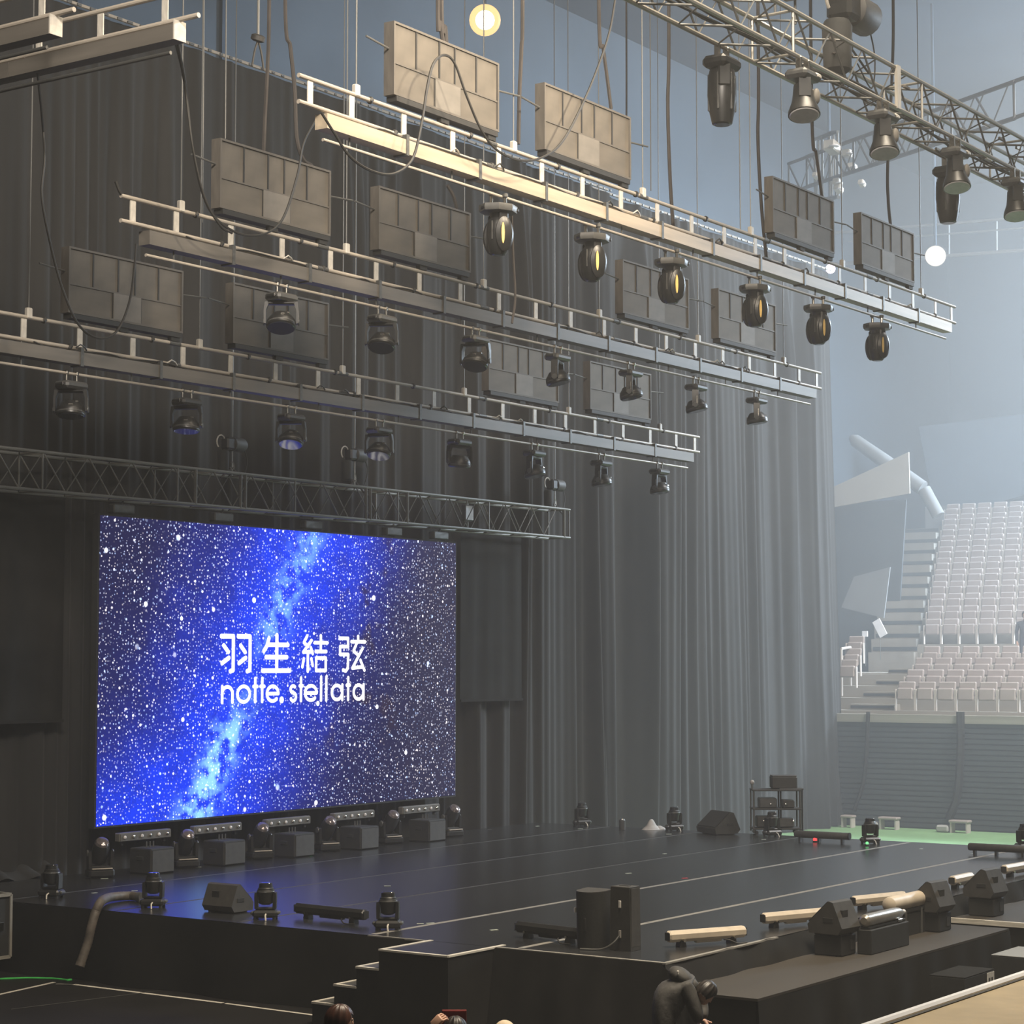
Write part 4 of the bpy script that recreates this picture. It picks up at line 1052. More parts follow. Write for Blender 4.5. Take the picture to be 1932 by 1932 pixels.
for px, py, rz, lab in ((97, 1694, 20, 'small upright moving light farthest left on the stage edge by the curtain'),
                        (289, 1712, 30, 'small upright moving light beside the hose on the stage edge'),
                        (501, 1734, 34, 'small upright moving light right of the wedge speaker on the stage edge'),
                        (732, 1754, 30, 'small upright moving light next to the steps on the stage edge'),
                        (1117, 1556, 60, 'upright moving light by the curtain, left of the pale cloth'),
                        (1283, 1566, 60, 'upright moving light by the curtain, right of the pale cloth'),
                        (1457, 1578, 60, 'upright moving light in front of the equipment trolley'),
                        (1642, 1592, 50, 'upright moving light standing alone in front of the green floor'),
                        (1934, 1604, 50, 'upright moving light cut off by the right frame edge')):
    o = fm if fmn == 0 else copy_tree(fm)
    fmn += 1
    p = az(px, py, SZ); p.z = SZ + 0.002
    if p.x > SX1 - 0.25: p.x = SX1 - 0.25
    o.location = p; o.rotation_euler = (0, 0, R(rz - 90)); o.scale = (1, 1, 1)
    tag(o, lab, 'stage light', 'upright moving lights on the stage floor')

def make_big_mover():
    t = thing('floor_moving_light', 'x', 'stage light')
    base = MB().rbox((0, 0, 0.08), (0.42, 0.34, 0.13), 0.03).build('base', 'black_plastic', t)
    MB().rbox((0, -0.15, 0.155), (0.34, 0.05, 0.02), 0.006).build('handle_bar', 'pipe_paint', base)
    y = MB().rbox((0, 0, 0.17), (0.38, 0.16, 0.05), 0.02)
    for s in (-1, 1): y.prism([(s * 0.15, 0.15), (s * 0.20, 0.15), (s * 0.21, 0.42), (s * 0.16, 0.44)], 0.16)
    y.build('yoke', 'black_plastic', t)
    for s in (-1, 1): MB().lathe([(0.06, 0), (0.05, 0.02)], 14, Matrix.Translation((0.20 * s, 0, 0.40)) @ Matrix.Rotation(R(90 * s), 4, 'Y')).build('pivot_cap', 'grey_plastic', t)
    h = MB().lathe([(0.08, -0.20), (0.13, -0.17), (0.14, 0.0), (0.135, 0.12), (0.12, 0.20)], 18).build('head', 'black_plastic', t, (0, 0, 0.41), (R(38), 0, 0))
    MB().lathe([(0.115, 0.195), (0.10, 0.24), (0.05, 0.265), (0.01, 0.27)], 18).build('lens', 'lens_glassy', h)
    return t
mat('lens_glassy', (0.20, 0.17, 0.17), 0.12, metal=0.5, var=0.3, scale=14, spec=1.0)
bgm = make_big_mover()
YU = 25.1
for i, px in enumerate((189, 350, 490, 617, 736, 851)):
    o = bgm if i == 0 else copy_tree(bgm)
    o.location = (ay(px, 1600, YU).x, YU, SZ + 0.002); o.rotation_euler = (0, 0, R(-30 + 3 * i))
    tag(o, f'dark moving light with glassy front, {ORD[i]} from the left in the row below the screen', 'stage light', 'moving lights below the screen')
def make_case():
    t = thing('speaker_case', 'x', 'box')
    MB().rbox((0, 0, 0.215), (0.56, 0.50, 0.42), 0.02).build('body', 'black_matt', t)
    MB().box((0, -0.255, 0.21), (0.50, 0.012, 0.36)).build('front_grille', 'speaker_side', t)
    for s in (-1, 1): MB().rbox((0.285 * s, 0, 0.26), (0.02, 0.16, 0.07), 0.008).build('handle', 'black_matt', t)
    for s in (-0.08, 0.0, 0.08): bar('post', (s, 0.05, 0.42), (s, 0.05, 0.52), 0.012, 'alu_dark', t)
    return t
def make_blinder():
    t = thing('blinder_bar', 'x', 'stage light')
    MB().rbox((0, 0.03, 0), (1.22, 0.12, 0.15), 0.015).build('housing', 'bar_dim', t)
    MB().box((0, -0.034, 0), (1.18, 0.012, 0.12)).build('reflector_strip', 'bar_dim', t)
    for k in range(6):
        MB().ball((0, 0, 0), 0.032, 10, 6, (1, 0.7, 1)).build('lamp_cell', 'lens_pale' if k % 2 == 0 else 'chrome', t, (-0.5 + 0.2 * k, -0.045, 0.0))
    for s in (-1, 1): MB().rbox((0.5 * s, 0.04, -0.10), (0.05, 0.06, 0.08), 0.01).build('bracket', 'black_matt', t)
    return t
mat('bar_dim', (0.10, 0.095, 0.085), 0.5, var=0.15, scale=6)
cproto, bproto = make_case(), make_blinder()
for i, (cx_, bx) in enumerate(((287, 273), (423, 410), (555, 543), (678, 667), (806, 793))):
    o = cproto if i == 0 else copy_tree(cproto)
    o.location = (ay(cx_, 1600, 24.95).x, 24.95, SZ + 0.002)
    tag(o, f'dark boxy case, {ORD[i]} from the left below the screen', 'box', 'cases below the screen')
    o = bproto if i == 0 else copy_tree(bproto)
    o.location = (ay(bx, 1550, 25.25).x, 25.25, SZ + 0.60)
    tag(o, f'six lamp blinder bar, {ORD[i]} from the left under the screen edge', 'stage light', 'blinder bars under the screen')
# ---------------------------------------------------------------- low light bars
def light_bar(label, a, b, m, rad=0.075, hgt=0.13, seg=8, base=None, feet=True, group='low light bars on the stage floor'):
    a, b = Vector(a), Vector(b); d = b - a; l = d.length; an = math.atan2(d.y, d.x)
    t = thing('light_bar', label, 'light bar', (a + b) / 2 + Vector((0, 0, 0.002)), (0, 0, an), group)
    MB().lathe([(rad * 0.8, -l / 2), (rad, -l / 2 + 0.02), (rad, l / 2 - 0.02), (rad * 0.8, l / 2)], seg, Matrix.Translation((0, 0, hgt)) @ Matrix.Rotation(R(90), 4, 'Y') @ Matrix.Rotation(R(22.5), 4, 'Z')).build('housing', m, t, angle=30)
    for s in (-1, 1):
        MB().box((s * (l / 2 + 0.006), 0, hgt), (0.012, rad * 1.3, rad * 1.3)).build('end_cap', 'black_matt', t)
        if feet:
            f = MB().prism([(-0.05, 0), (0.05, 0), (0.03, hgt - rad * 0.6), (-0.03, hgt - rad * 0.6)], 0.10).build('foot', 'black_plastic', t, (s * l * 0.33, 0, 0))
            MB().cyl((0, -0.05, hgt - rad * 0.7), (0, -0.09, hgt - rad * 0.7), 0.018).build('knob', 'chrome', f)
    MB().rbox((0.02 * l, 0, hgt - rad * 0.95), (l * 0.34, rad * 0.9, 0.05), 0.012).build('driver_box', m if m != 'bar_grey' else 'bar_grey', t)
    MB().tube(spline([(l * 0.2, -0.05, hgt - rad), (l * 0.24, -0.12, 0.05), (l * 0.32, -0.16, 0.012), (l * 0.45, -0.14, 0.012)], 5), 0.010, 5).build('lead', 'cable', t)
    return t
light_bar('black light bar on the stage edge between two upright lights', az(560, 1731, SZ), az(690, 1745, SZ), 'black_plastic')
light_bar('black light bar beside the round speaker at the near stage corner', az(962, 1772, SZ) + Vector((.25, .05, 0)), az(1086, 1786, SZ) + Vector((.2, .05, 0)), 'black_plastic')
light_bar('tan light bar nearest the front corner of the stage', az(1260, 1788, SZ), az(1404, 1777, SZ), 'bar_grey')
light_bar('tan light bar second from the near corner along the stage front', az(1440, 1752, SZ), az(1556, 1741, SZ), 'bar_grey')
light_bar('tan light bar behind the big grey tank', az(1610, 1718, SZ), az(1706, 1708, SZ), 'bar_grey')
light_bar('tan light bar half hidden behind the middle wedge speaker', az(1796, 1678, SZ), az(1832, 1670, SZ), 'bar_grey')
light_bar('tan light bar cut off by the right frame edge', az(1894, 1656, SZ), az(1960, 1644, SZ), 'bar_grey')
def tube_bar(label, a, b):
    a, b = Vector(a), Vector(b); d = b - a; l = d.length; an = math.atan2(d.y, d.x)
    t = thing('light_bar', label, 'light bar', (a + b) / 2 + Vector((0, 0, 0.002)), (0, 0, an), 'low light bars on the stage floor')
    MB().lathe([(0.06, -l / 2), (0.07, -l / 2 + 0.02), (0.07, l / 2 - 0.02), (0.06, l / 2)], 12, Matrix.Translation((0, 0, 0.14)) @ Matrix.Rotation(R(90), 4, 'Y')).build('housing', 'speaker_side', t)
    for s in (-0.4, -0.05, 0.38): MB().box((s * l, 0, 0.045), (0.04, 0.1, 0.09)).build('foot', 'black_plastic', t)
    MB().lathe([(0.072, 0), (0.072, 0.03)], 12, Matrix.Translation((l / 2 - 0.01, 0, 0.14)) @ Matrix.Rotation(R(90), 4, 'Y')).build('end_cap', 'black_matt', t)
tube_bar('dark tube bar on the floor at the foot of the right curtain', az(1500, 1587, SZ), az(1602, 1592, SZ))
p1, p2 = az(1828, 1612, SZ), az(1945, 1618, SZ)
tube_bar('dark tube bar at the far right edge of the stage', p1, p2)

# ---------------------------------------------------------------- wedge monitors
def make_wedge(w, d, h, m='speaker_paint', mside='speaker_paint', sub=False):
    """width along local X, back towards local -Y, slanted grille towards local +Y"""
    t = thing('wedge_speaker', 'x', 'speaker')
    prof = [(-d * 0.38, 0.02), (-d * 0.5, 0.10), (-d * 0.24, h * 0.96), (-d * 0.12, h), (d * 0.5, 0.13), (d * 0.46, 0.02)]
    cab = MB().prism([(y, z) for y, z in prof], w, Matrix.Rotation(R(90), 4, 'Z'))
    cab.build('cabinet', m, t, angle=20)
    a, b = Vector((-d * 0.08, h * 0.97)), Vector((d * 0.47, 0.16))
    n = Vector((b.y - a.y, a.x - b.x)).normalized(); n = -n if n.y < 0 else n
    q = [a + n * 0.012, b + n * 0.012]
    g = MB(); W2 = w / 2 - 0.02
    g.add([(-W2, q[0].x, q[0].y), (W2, q[0].x, q[0].y), (W2, q[1].x, q[1].y), (-W2, q[1].x, q[1].y), (-W2, a.x, a.y), (W2, a.x, a.y), (W2, b.x, b.y), (-W2, b.x, b.y)],
          [(0, 1, 2, 3), (7, 6, 5, 4), (0, 4, 5, 1), (1, 5, 6, 2), (2, 6, 7, 3), (3, 7, 4, 0)])
    g.build('grille', 'grille', t)
    MB().box((-w * 0.12, -d * 0.345, h * 0.62), (0.13, 0.05, 0.10), ).build('connector_plate', 'black_matt', t)
    for s in (-1, 1): MB().rbox((s * w * 0.5, -d * 0.1, h * 0.45), (0.012, 0.15, 0.06), 0.004).build('side_handle', 'black_matt', t)
    for s in (-1, 1): MB().box((s * w * 0.35, 0, 0.01), (0.05, d * 0.7, 0.02)).build('skid', 'black_matt', t)
    return t
o = make_wedge(0.56, 0.46, 0.40, 'speaker_side')
p = az(416, 1722, SZ); o.location = (p.x + 0.15, p.y, SZ + 0.002); o.rotation_euler = (0, 0, R(-90))
tag(o, 'wedge floor speaker with its back to us on the left stage edge', 'speaker', 'wedge speakers')
MB().rbox((0, 0, 0), (0.03, 0.03, 0.03), 0.004).build('foot', 'black_matt', o, (0, 0.2, 0.015))
def wedge_on_box(px, py, lab, lab2, w=0.46, d=0.52, h=0.44, bh=0.26):
    c = az(px, py, 0.72)
    bx = thing('support_box', lab2, 'box', (c.x + 0.2, c.y + 0.22, 0.722))
    MB().rbox((0, 0, bh / 2), (0.42, 0.40, bh), 0.015).build('body', 'black_matt', bx)
    MB().box((0.1, -0.203, bh * 0.5), (0.12, 0.006, bh * 0.5)).build('side_plate', 'speaker_side', bx)
    MB().rbox((0.215, -0.12, bh * 0.8), (0.02, 0.04, 0.05), 0.005).build('latch', 'chrome', bx)
    o = make_wedge(w, d, h, 'speaker_side')
    o.location = (c.x + 0.18, c.y + 0.22, 0.724 + bh); o.rotation_euler = (0, 0, R(-6))
    tag(o, lab, 'speaker', 'wedge speakers')
wedge_on_box(1592, 1806, 'wedge speaker on a box at the near end of the apron', 'black box under the near wedge speaker')
wedge_on_box(1776, 1760, 'wedge speaker on a box beyond the grey tanks', 'black box under the middle wedge speaker')
wedge_on_box(1878, 1731, 'wedge speaker on a box at the far right', 'black box under the far right wedge speaker')
o = make_wedge(0.75, 0.6, 0.46, 'speaker_paint')
p = az(1362, 1572, SZ); o.location = (p.x - 0.15, p.y, SZ + 0.002); o.rotation_euler = (0, 0, R(60))
tag(o, 'dark wedge speaker standing by the right curtain', 'speaker', 'wedge speakers')
# ---------------------------------------------------------------- speakers at the near corner
p = az(1190, 1796, SZ)
t = thing('tower_speaker', 'tall black speaker box with handles at the near stage corner', 'speaker', (p.x, p.y, SZ + 0.002))
MB().prism([(0.0, 0.0), (0.30, 0.0), (0.285, 0.76), (0.015, 0.76)], 0.24, Matrix.Translation((0.12, 0, 0)) @ Matrix.Rotation(R(90), 4, 'Z')).build('cabinet', 'speaker_paint', t, angle=20)
MB().rbox((0.12, 0.15, 0.765), (0.235, 0.27, 0.012), 0.004).build('top_plate', 'speaker_side', t)
MB().rbox((0.12, 0.15, 0.773), (0.06, 0.14, 0.012), 0.004).build('top_handle', 'black_matt', t)
MB().box((0.12, 0.006, 0.40), (0.20, 0.012, 0.70)).build('grille', 'speaker_side', t)
for z, m in ((0.56, 'paper'), (0.20, 'cloth_pale')): MB().rbox((-0.006, 0.15, z), (0.02, 0.035, 0.09), 0.006).build('label_plate', m, t)
MB().tube(spline([(-0.02, 0.15, 0.18), (-0.08, 0.2, 0.10), (-0.12, 0.35, 0.02), (-0.2, 0.6, 0.012)], 6), 0.012, 5).build('lead', 'wire', t)
p = az(1120, 1788, SZ)
t = thing('round_speaker', 'rounded black speaker leaning beside the tall one at the near corner', 'speaker', (p.x, p.y + 0.02, SZ + 0.006), (R(0), R(-2), 0))
pts = [(0.22, -0.19), (0.22, 0.19), (0.08, 0.19)] + [(0.02 - 0.20 * math.cos(R(a)), 0.20 * math.sin(R(a)) * 0.95) for a in range(75, -76, -15)] + [(0.08, -0.19)]
M = Matrix.Rotation(R(90), 4, 'X')
MB().prism([(x, y) for x, y in pts], 0.68, Matrix.Translation((0, 0, 0.34)) @ M).build('cabinet', 'grille', t, angle=30)
MB().prism([(x * 1.0, y * 1.0) for x, y in pts], 0.012, Matrix.Translation((0, 0, 0.688)) @ M).build('top_plate', 'speaker_side', t, angle=30)
MB().rbox((0.04, 0.192, 0.36), (0.16, 0.012, 0.62), 0.004).build('side_panel', 'speaker_side', t)
MB().rbox((-0.185, -0.02, 0.3), (0.014, 0.03, 0.16), 0.004).build('slot', 'black_matt', t)
MB().rbox((-0.06, 0.196, 0.45), (0.06, 0.016, 0.06), 0.005).build('badge', 'lens_pale', t)
# ---------------------------------------------------------------- tanks on the apron
def tank(lab, px0, py0, px1, py1, r, z, m, frame_=False):
    a, b = ay(px0, py0, z), ay(px1, py1, z)
    l = b.x - a.x
    t = thing('fog_tank', lab, 'tank', (a.x, a.y, 0.722))
    zz = a.z - 0.722
    MB().lathe([(r * 0.55, 0), (r * 0.95, 0.03), (r, 0.08), (r, l * 0.80), (r * 0.85, l * 0.9), (r * 0.4, l)], 18, Matrix.Translation((0, 0, zz)) @ Matrix.Rotation(R(90), 4, 'Y')).build('vessel', m, t)
    MB().lathe([(r * 0.42, 0), (r * 0.42, 0.08), (r * 0.3, 0.1)], 12, Matrix.Translation((l * 0.98, 0, zz)) @ Matrix.Rotation(R(90), 4, 'Y')).build('nozzle', 'strut_paint', t)
    MB().rbox((l * 0.5, 0, zz - r * 1.05), (l * 0.95, r * 1.6, r * 0.5), 0.01).build('cradle', 'black_matt', t)
    MB().rbox((l * 0.8, -r * 0.9, zz - r * 0.9), (0.12, 0.02, 0.04), 0.005).build('valve', 'chrome', t)
    if frame_:
        for x in (0.25, 0.6, 0.95):
            for s in (-1, 1): bar('frame_leg', (l * x, s * r * 0.8, 0), (l * x, s * r * 0.8, zz - r), 0.018, 'alu_dark', t)
        block('side_box', (l * 0.3, -r * 0.7, 0.0), (l * 0.9, r * 0.7, (zz - r) * 0.85), 'black_matt', t)
    else:
        MB().rbox((l * 0.5, 0, (zz - r * 1.3) / 2), (l * 1.0, r * 2.4, max(0.04, zz - r * 1.3)), 0.01).build('stand', 'black_matt', t)
    return t
tank('shiny silver tank lying beside the near wedge speaker', 1630, 1738, 1702, 1738, 0.085, 11.85, 'steel_tank')
tank('larger brown grey tank lying on a frame behind the silver one', 1676, 1708, 1760, 1712, 0.11, 12.22, 'bar_grey', True)
# ---------------------------------------------------------------- hose over the stage edge
hp = [az(262, 1692, 1.07), az(245, 1690, 1.07), az(222, 1691, 1.08), az(203, 1694, 1.09)] + [ax(190, 1702, 21.33), ax(180, 1722, 21.2), ax(172, 1750, 21.12), ax(165, 1780, 21.08), ax(153, 1815, 20.98)]
O = hp[-1].copy()
hs = thing('air_hose', 'thick brown hose bent over the stage edge down to the floor', 'hose', O)
sp_ = spline([p - O for p in hp], 10)
MB().tube(sp_, [0.062 + 0.004 * (k % 2) for k in range(len(sp_))], 14).build('hose_pipe', 'hose', hs)
MB().tube([sp_[0], sp_[0] + (sp_[0] - sp_[1]).normalized() * 0.1], 0.075, 14).build('coupling', 'grey_plastic', hs)
MB().tube([sp_[-1], sp_[-1] + (sp_[-1] - sp_[-2]).normalized() * 0.06], 0.07, 14).build('end_cuff', 'hose', hs)
# ---------------------------------------------------------------- flight case at the left edge
c = ad(16, 1805, 29.6)
fc = thing('flight_case', 'black flight case with metal edges at the left frame edge', 'case', (c.x, c.y, 0.0))
hz0, hh, ww, dd = c.z, 0.87, 0.9, 1.2
MB().box((-ww / 2 + 0.02, dd / 2, hz0 + hh / 2), (ww, dd, hh)).build('body', 'black_matt', fc)
for sx in (-ww + 0.02, 0.02):
    for sy in (0, dd): bar('edge_rail', (sx, sy, hz0), (sx, sy, hz0 + hh), 0.022, 'alu', fc, kind='flat')
    for sz in (hz0, hz0 + hh): bar('edge_rail', (sx, 0, sz), (sx, dd, sz), 0.022, 'alu', fc, kind='flat')
for sz in (hz0, hz0 + hh):
    for sy in (0, dd): bar('edge_rail', (-ww + 0.02, sy, sz), (0.02, sy, sz), 0.022, 'alu', fc, kind='flat')
MB().rbox((-0.18, -0.01, hz0 + hh * 0.5), (0.14, 0.02, 0.12), 0.006).build('latch', 'chrome', fc)
for sx in (-ww + 0.15, -0.12):
    for sy in (0.15, dd - 0.15): MB().cyl((sx, sy, 0), (sx, sy, hz0), 0.05).build('castor', 'black_plastic', fc)
# ---------------------------------------------------------------- equipment trolley at the right of the stage
p = az(1440, 1573, SZ)
tr = thing('equipment_trolley', 'dark equipment trolley with shelves standing by the right curtain', 'trolley', (p.x - 0.4, p.y, SZ + 0.002), (0, 0, R(-55)))
for sx in (0.0, 0.95):
    for sy in (0.0, 0.5): bar('post', (sx, sy, 0.05), (sx, sy, 0.92), 0.02, 'alu_dark', tr)
for z in (0.12, 0.52, 0.90): MB().rbox((0.475, 0.25, z), (1.0, 0.55, 0.03), 0.008).build('shelf', 'speaker_paint', tr)
for k, (x, z, w_, h_, m) in enumerate(((0.22, 0.26, 0.3, 0.22, 'speaker_paint'), (0.66, 0.24, 0.34, 0.18, 'grey_plastic'), (0.3, 0.64, 0.36, 0.2, 'grey_plastic'), (0.72, 0.62, 0.24, 0.16, 'speaker_side'))):
    MB().rbox((x, 0.2, z), (w_, 0.36, h_), 0.02).build('amplifier', m, tr)
for sx in (0.06, 0.89):
    for sy in (0.05, 0.45): MB().cyl((sx, sy - 0.02, 0.04), (sx, sy + 0.02, 0.04), 0.04).build('castor', 'black_plastic', tr)
for k in range(5): MB().ball((0, 0, 0), 0.025, 8, 6).build('dial', 'chrome', tr, (0.2 + 0.15 * k, 0.0, 0.28 + 0.34 * (k % 2)))
bx = thing('equipment_case', 'dark case lying on top of the equipment trolley', 'case', Vector(tr.location) + Vector((0.36, -0.30, 0.92)), (0, 0, R(-55)))
MB().rbox((0.2, 0.2, 0.13), (0.52, 0.42, 0.25), 0.02).build('body', 'speaker_paint', bx)
MB().rbox((0.2, 0.2, 0.262), (0.5, 0.4, 0.02), 0.005).build('lid', 'speaker_side', bx)
lt = thing('table_lamp', 'tiny pale item standing at the left end of the trolley top', 'lamp', Vector(tr.location) + Vector((0.03, 0.05, 0.92)))
MB().cyl((0, 0, 0), (0, 0, 0.10), 0.02).build('stem', 'wire', lt); MB().ball((0, 0, 0.14), 0.05, 10, 6).build('shade', 'cloth_pale', lt)
tb = thing('side_table', 'thin dark side table right of the equipment trolley', 'table', az(1500, 1574, SZ) + Vector((0, 0.1, 0.002)), (0, 0, R(-55)))
MB().rbox((0, 0, 0.92), (0.5, 0.4, 0.03), 0.008).build('top', 'speaker_side', tb)
for sx in (-0.22, 0.22):
    for sy in (-0.16, 0.16): bar('leg', (sx, sy, 0), (sx, sy, 0.91), 0.018, 'black_matt', tb)
# ---------------------------------------------------------------- small things on the floor
p = az(1229, 1565, SZ)
cl = thing('pale_cloth', 'small pale crumpled cloth heap on the stage floor by the curtain', 'cloth', (p.x, p.y, SZ + 0.002))
MB().lathe([(0.24, 0), (0.2, 0.03), (0.12, 0.09), (0.07, 0.17), (0.03, 0.21)], 9, None, 1.0, 0.8).build('cloth', 'cloth_pale', cl, angle=80)
MB().lathe([(0.14, 0), (0.11, 0.03), (0.03, 0.07)], 7).build('corner', 'cloth_pale', cl, (0.16, -0.1, 0))
p = az(1174, 1566, SZ)
cn = thing('small_can', 'small dark can between the pale cloth and the left light', 'can', (p.x, p.y, SZ + 0.002))
MB().lathe([(0.06, 0), (0.065, 0.01), (0.065, 0.2), (0.05, 0.22)], 12).build('body', 'grey_plastic', cn)
MB().lathe([(0.05, 0.22), (0.045, 0.235)], 12).build('lid', 'chrome', cn)
marks = [(1186, 1648, 'tape_pale', 'pale tape mark on the floor behind the tall speaker'), (932, 1755, 'tape_pale', 'pale tape mark left of the black light bar by the near corner'),
         (793, 1743, 'tape_pale', 'left one of two tape marks by the steps'), (812, 1742, 'tape_pale', 'right one of two tape marks by the steps'), (731, 1672, 'tape_pale', 'pale tape mark above the upright light next to the steps'),
         (1254, 1611, 'tape_pale', 'pale tape mark in the middle of the stage floor'), (1014, 1559, 'tape_pale', 'pale tape mark at the curtain foot, middle'), (1095, 1564, 'tape_pale', 'pale tape mark left of the curtain side moving light'),
         (924, 1566, 'tape_faint', 'faint tape mark at the curtain foot right of the screen'), (1262, 1574, 'tape_pale', 'pale tape mark left of the right curtain side light'), (1441, 1584, 'tape_pale', 'pale tape mark in front of the trolley'),
         (178, 1685, 'tape_pale', 'pale tape mark left of the hose'), (254, 1681, 'tape_pale', 'pale tape mark just above the hose'), (456, 1625, 'tape_pale', 'pale tape mark below the second case'), (375, 1636, 'tape_pale', 'pale tape mark below the second dark light'),
         (197, 1658, 'tape_pale', 'pale tape mark below the leftmost dark light'), (805, 1582, 'tape_pale', 'pale tape mark in front of the rightmost case'), (1292, 1657, 'tape_red', 'red tape spot on the floor seam'), (868, 1573, 'tape_pale', 'pale tape mark below the right screen corner'),
         (1738, 1602, 'tape_pale', 'pale tape mark near the right stage edge'), (1836, 1611, 'tape_pale', 'pale tape mark at the end of the long white seam')]
mat('tape_pale', (0.42, 0.46, 0.38), 0.6, var=0.2, scale=6)
for px, py, m, lab in marks:
    p = az(px, py, SZ)
    o = MB().rbox((0, 0, 0.002), (0.09 + 0.003 * (px % 11), 0.05, 0.003), 0.0012).build('tape_mark', m, None, (p.x, p.y, SZ + 0.002), (0, 0, R(px % 60 - 60)))
    tag(o, lab, 'tape')
for px, py, m, lab in ((1538, 1589, 'led_red', 'tiny glowing red lamp on the stage floor'), (586, 1605, 'led_green', 'tiny glowing green lamp on the floor below the screen'), (1636, 1596, 'led_green', 'tiny green lamp at the foot of the light before the green floor')):
    p = az(px, py, SZ)
    t = thing('indicator_lamp', lab, 'lamp', (p.x, p.y, SZ + 0.002))
    MB().lathe([(0.05, 0), (0.05, 0.02), (0.03, 0.03)], 12).build('base', 'black_matt', t)
    MB().ball((0, 0, 0.05), 0.045 if px == 1538 else 0.03, 10, 6).build('bulb', m, t)
# ---------------------------------------------------------------- boxes below the parapet at the right
for px0, py0, px1, top, dep, lab, note in ((1782, 1826, 1842, 0.42, 0.5, 'dark box with white notice sheet in front of the apron', True), (1888, 1790, 1960, 0.52, 0.6, 'dark box with pale lid at the right frame edge', False)):
    a, b = az(px0, py0, top), az(px1, py0, top)
    w_ = b.x - a.x if b.x - a.x > 0.3 else 0.8
    t = thing('dark_box', lab, 'box', (b.x - 0.5, b.y, 0.0))
    MB().rbox((0, 0, top / 2), (1.0, dep, top), 0.01).build('body', 'black_matt', t)
    MB().rbox((0, 0, top + 0.006), (1.0, dep, 0.012), 0.004).build('lid', 'skirt_cloth' if note else 'grey_wall', t)
    if note:
        pl = MB().box((0.36, -dep / 2 - 0.006, top * 0.5), (0.24, 0.006, top * 0.9)).build('notice', 'paper', t)
        for x in (0.31, 0.40): MB().box((x, -dep / 2 - 0.011, top * 0.62), (0.045, 0.004, top * 0.34)).build('figure_print', 'speaker_paint', pl)
bxx = thing('dark_box', 'tall dark box beyond the gap in the apron at far right', 'box', (ax(1920, 1760, 29.6).x, 10.6, 0.0))
MB().rbox((0, 0, 0.3), (1.2, 0.6, 0.6), 0.01).build('body', 'black_matt', bxx)
MB().rbox((0, 0, 0.606), (1.2, 0.6, 0.012), 0.004).build('lid', 'speaker_paint', bxx)

# ================================================================== people
def skin_body(name, joints, edges, m, parent, loc=(0, 0, 0)):
    me = bpy.data.meshes.new(name)
    me.from_pydata([j[0] for j in joints], edges, [])
    o = put(name, me, parent, loc)
    md = o.modifiers.new('skin', 'SKIN'); md.use_smooth_shade = True
    for k, j in enumerate(joints):
        me.skin_vertices[0].data[k].radius = j[1] if isinstance(j[1], tuple) else (j[1], j[1])
    me.skin_vertices[0].data[0].use_root = True
    o.modifiers.new('sub', 'SUBSURF').levels = 2
    o.modifiers['sub'].render_levels = 2
    me.materials.append(MATS[m])
    return o
def head(parent, c, yaw, pitch, hair, cap=False, s=1.0):
    """head with face, ears and hair; looks along local +X"""
    M = Matrix.Translation(Vector(c)) @ Matrix.Rotation(yaw, 4, 'Z') @ Matrix.Rotation(pitch, 4, 'Y')
    def prof(n, r): return [(max(1e-4, r * math.sin(math.pi * i / n)), -r * math.cos(math.pi * i / n)) for i in range(n + 1)]
    h = MB().lathe(prof(12, 0.1), 18, M @ Matrix.Diagonal((0.95 * s, 0.78 * s, 1.18 * s, 1)))
    h.lathe(prof(8, 0.06), 14, M @ Matrix.Translation((0.035 * s, 0, -0.07 * s)) @ Matrix.Diagonal((0.9 * s, 0.85 * s, 0.95 * s, 1)))
    hd = h.build('head', 'skin', parent, angle=80)
    MB().lathe([(0.003, 0.03), (0.010, 0.0), (0.017, -0.03), (0.004, -0.036)], 8, M @ Matrix.Translation((0.097 * s, 0, -0.01))).build('nose', 'skin', hd, angle=80)
    for sd in (-1, 1):
        MB().ball((0, 0, 0), 0.030, 10, 8, (0.55, 0.28, 1.0)).build('ear', 'skin', hd).matrix_local = M @ Matrix.Translation((-0.005, 0.078 * s * sd, -0.012))
        MB().ball((0, 0, 0), 0.011, 8, 6).build('eye', 'black_plastic', hd).matrix_local = M @ Matrix.Translation((0.083 * s, 0.03 * sd, 0.012))
    MB().rbox((0, 0, 0), (0.01, 0.045, 0.008), 0.003).build('mouth', 'red_case', hd).matrix_local = M @ Matrix.Translation((0.082 * s, 0, -0.065 * s))
    # hair: cap over the skull, open at the face
    n, k = 16, 48; vs, fs = [], []
    rg = random.Random(int(c[2] * 100) + 3)
    f1, f2 = rg.uniform(0, 6), rg.uniform(0, 6)
    for i in range(n + 1):
        th = math.pi * i / n
        for j in range(k):
            ph = 2 * math.pi * j / k
            front = math.cos(ph)
            lim = 0.70 - 0.34 * min(1.0, max(0.0, (front - 0.15) / 0.6)) + (0.0 if cap else 0.02 * math.sin(ph * 11 + f1))
            t2 = min(th, math.pi * lim)
            st_ = (0.0 if cap else 0.045 * math.sin(ph * 13 + f1 + i * 0.12) + 0.03 * math.sin(ph * 21 + f2 - i * 0.1)) * math.sin(t2)
            r = 0.108 * (1 + st_ + 0.05 * math.sin(t2))
            vs.append((0.98 * r * math.sin(t2) * math.cos(ph) * s - 0.006, 0.86 * r * math.sin(t2) * math.sin(ph) * s, 1.17 * r * math.cos(t2) * s))
    for i in range(n):
        for j in range(k):
            j2 = (j + 1) % k
            fs.append((i * k + j, i * k + j2, (i + 1) * k + j2, (i + 1) * k + j))
    hm_ = MB(); hm_.add(vs, fs, M)
    hm_.build('cap' if cap else 'hair', hair, parent, angle=80)
    return hd
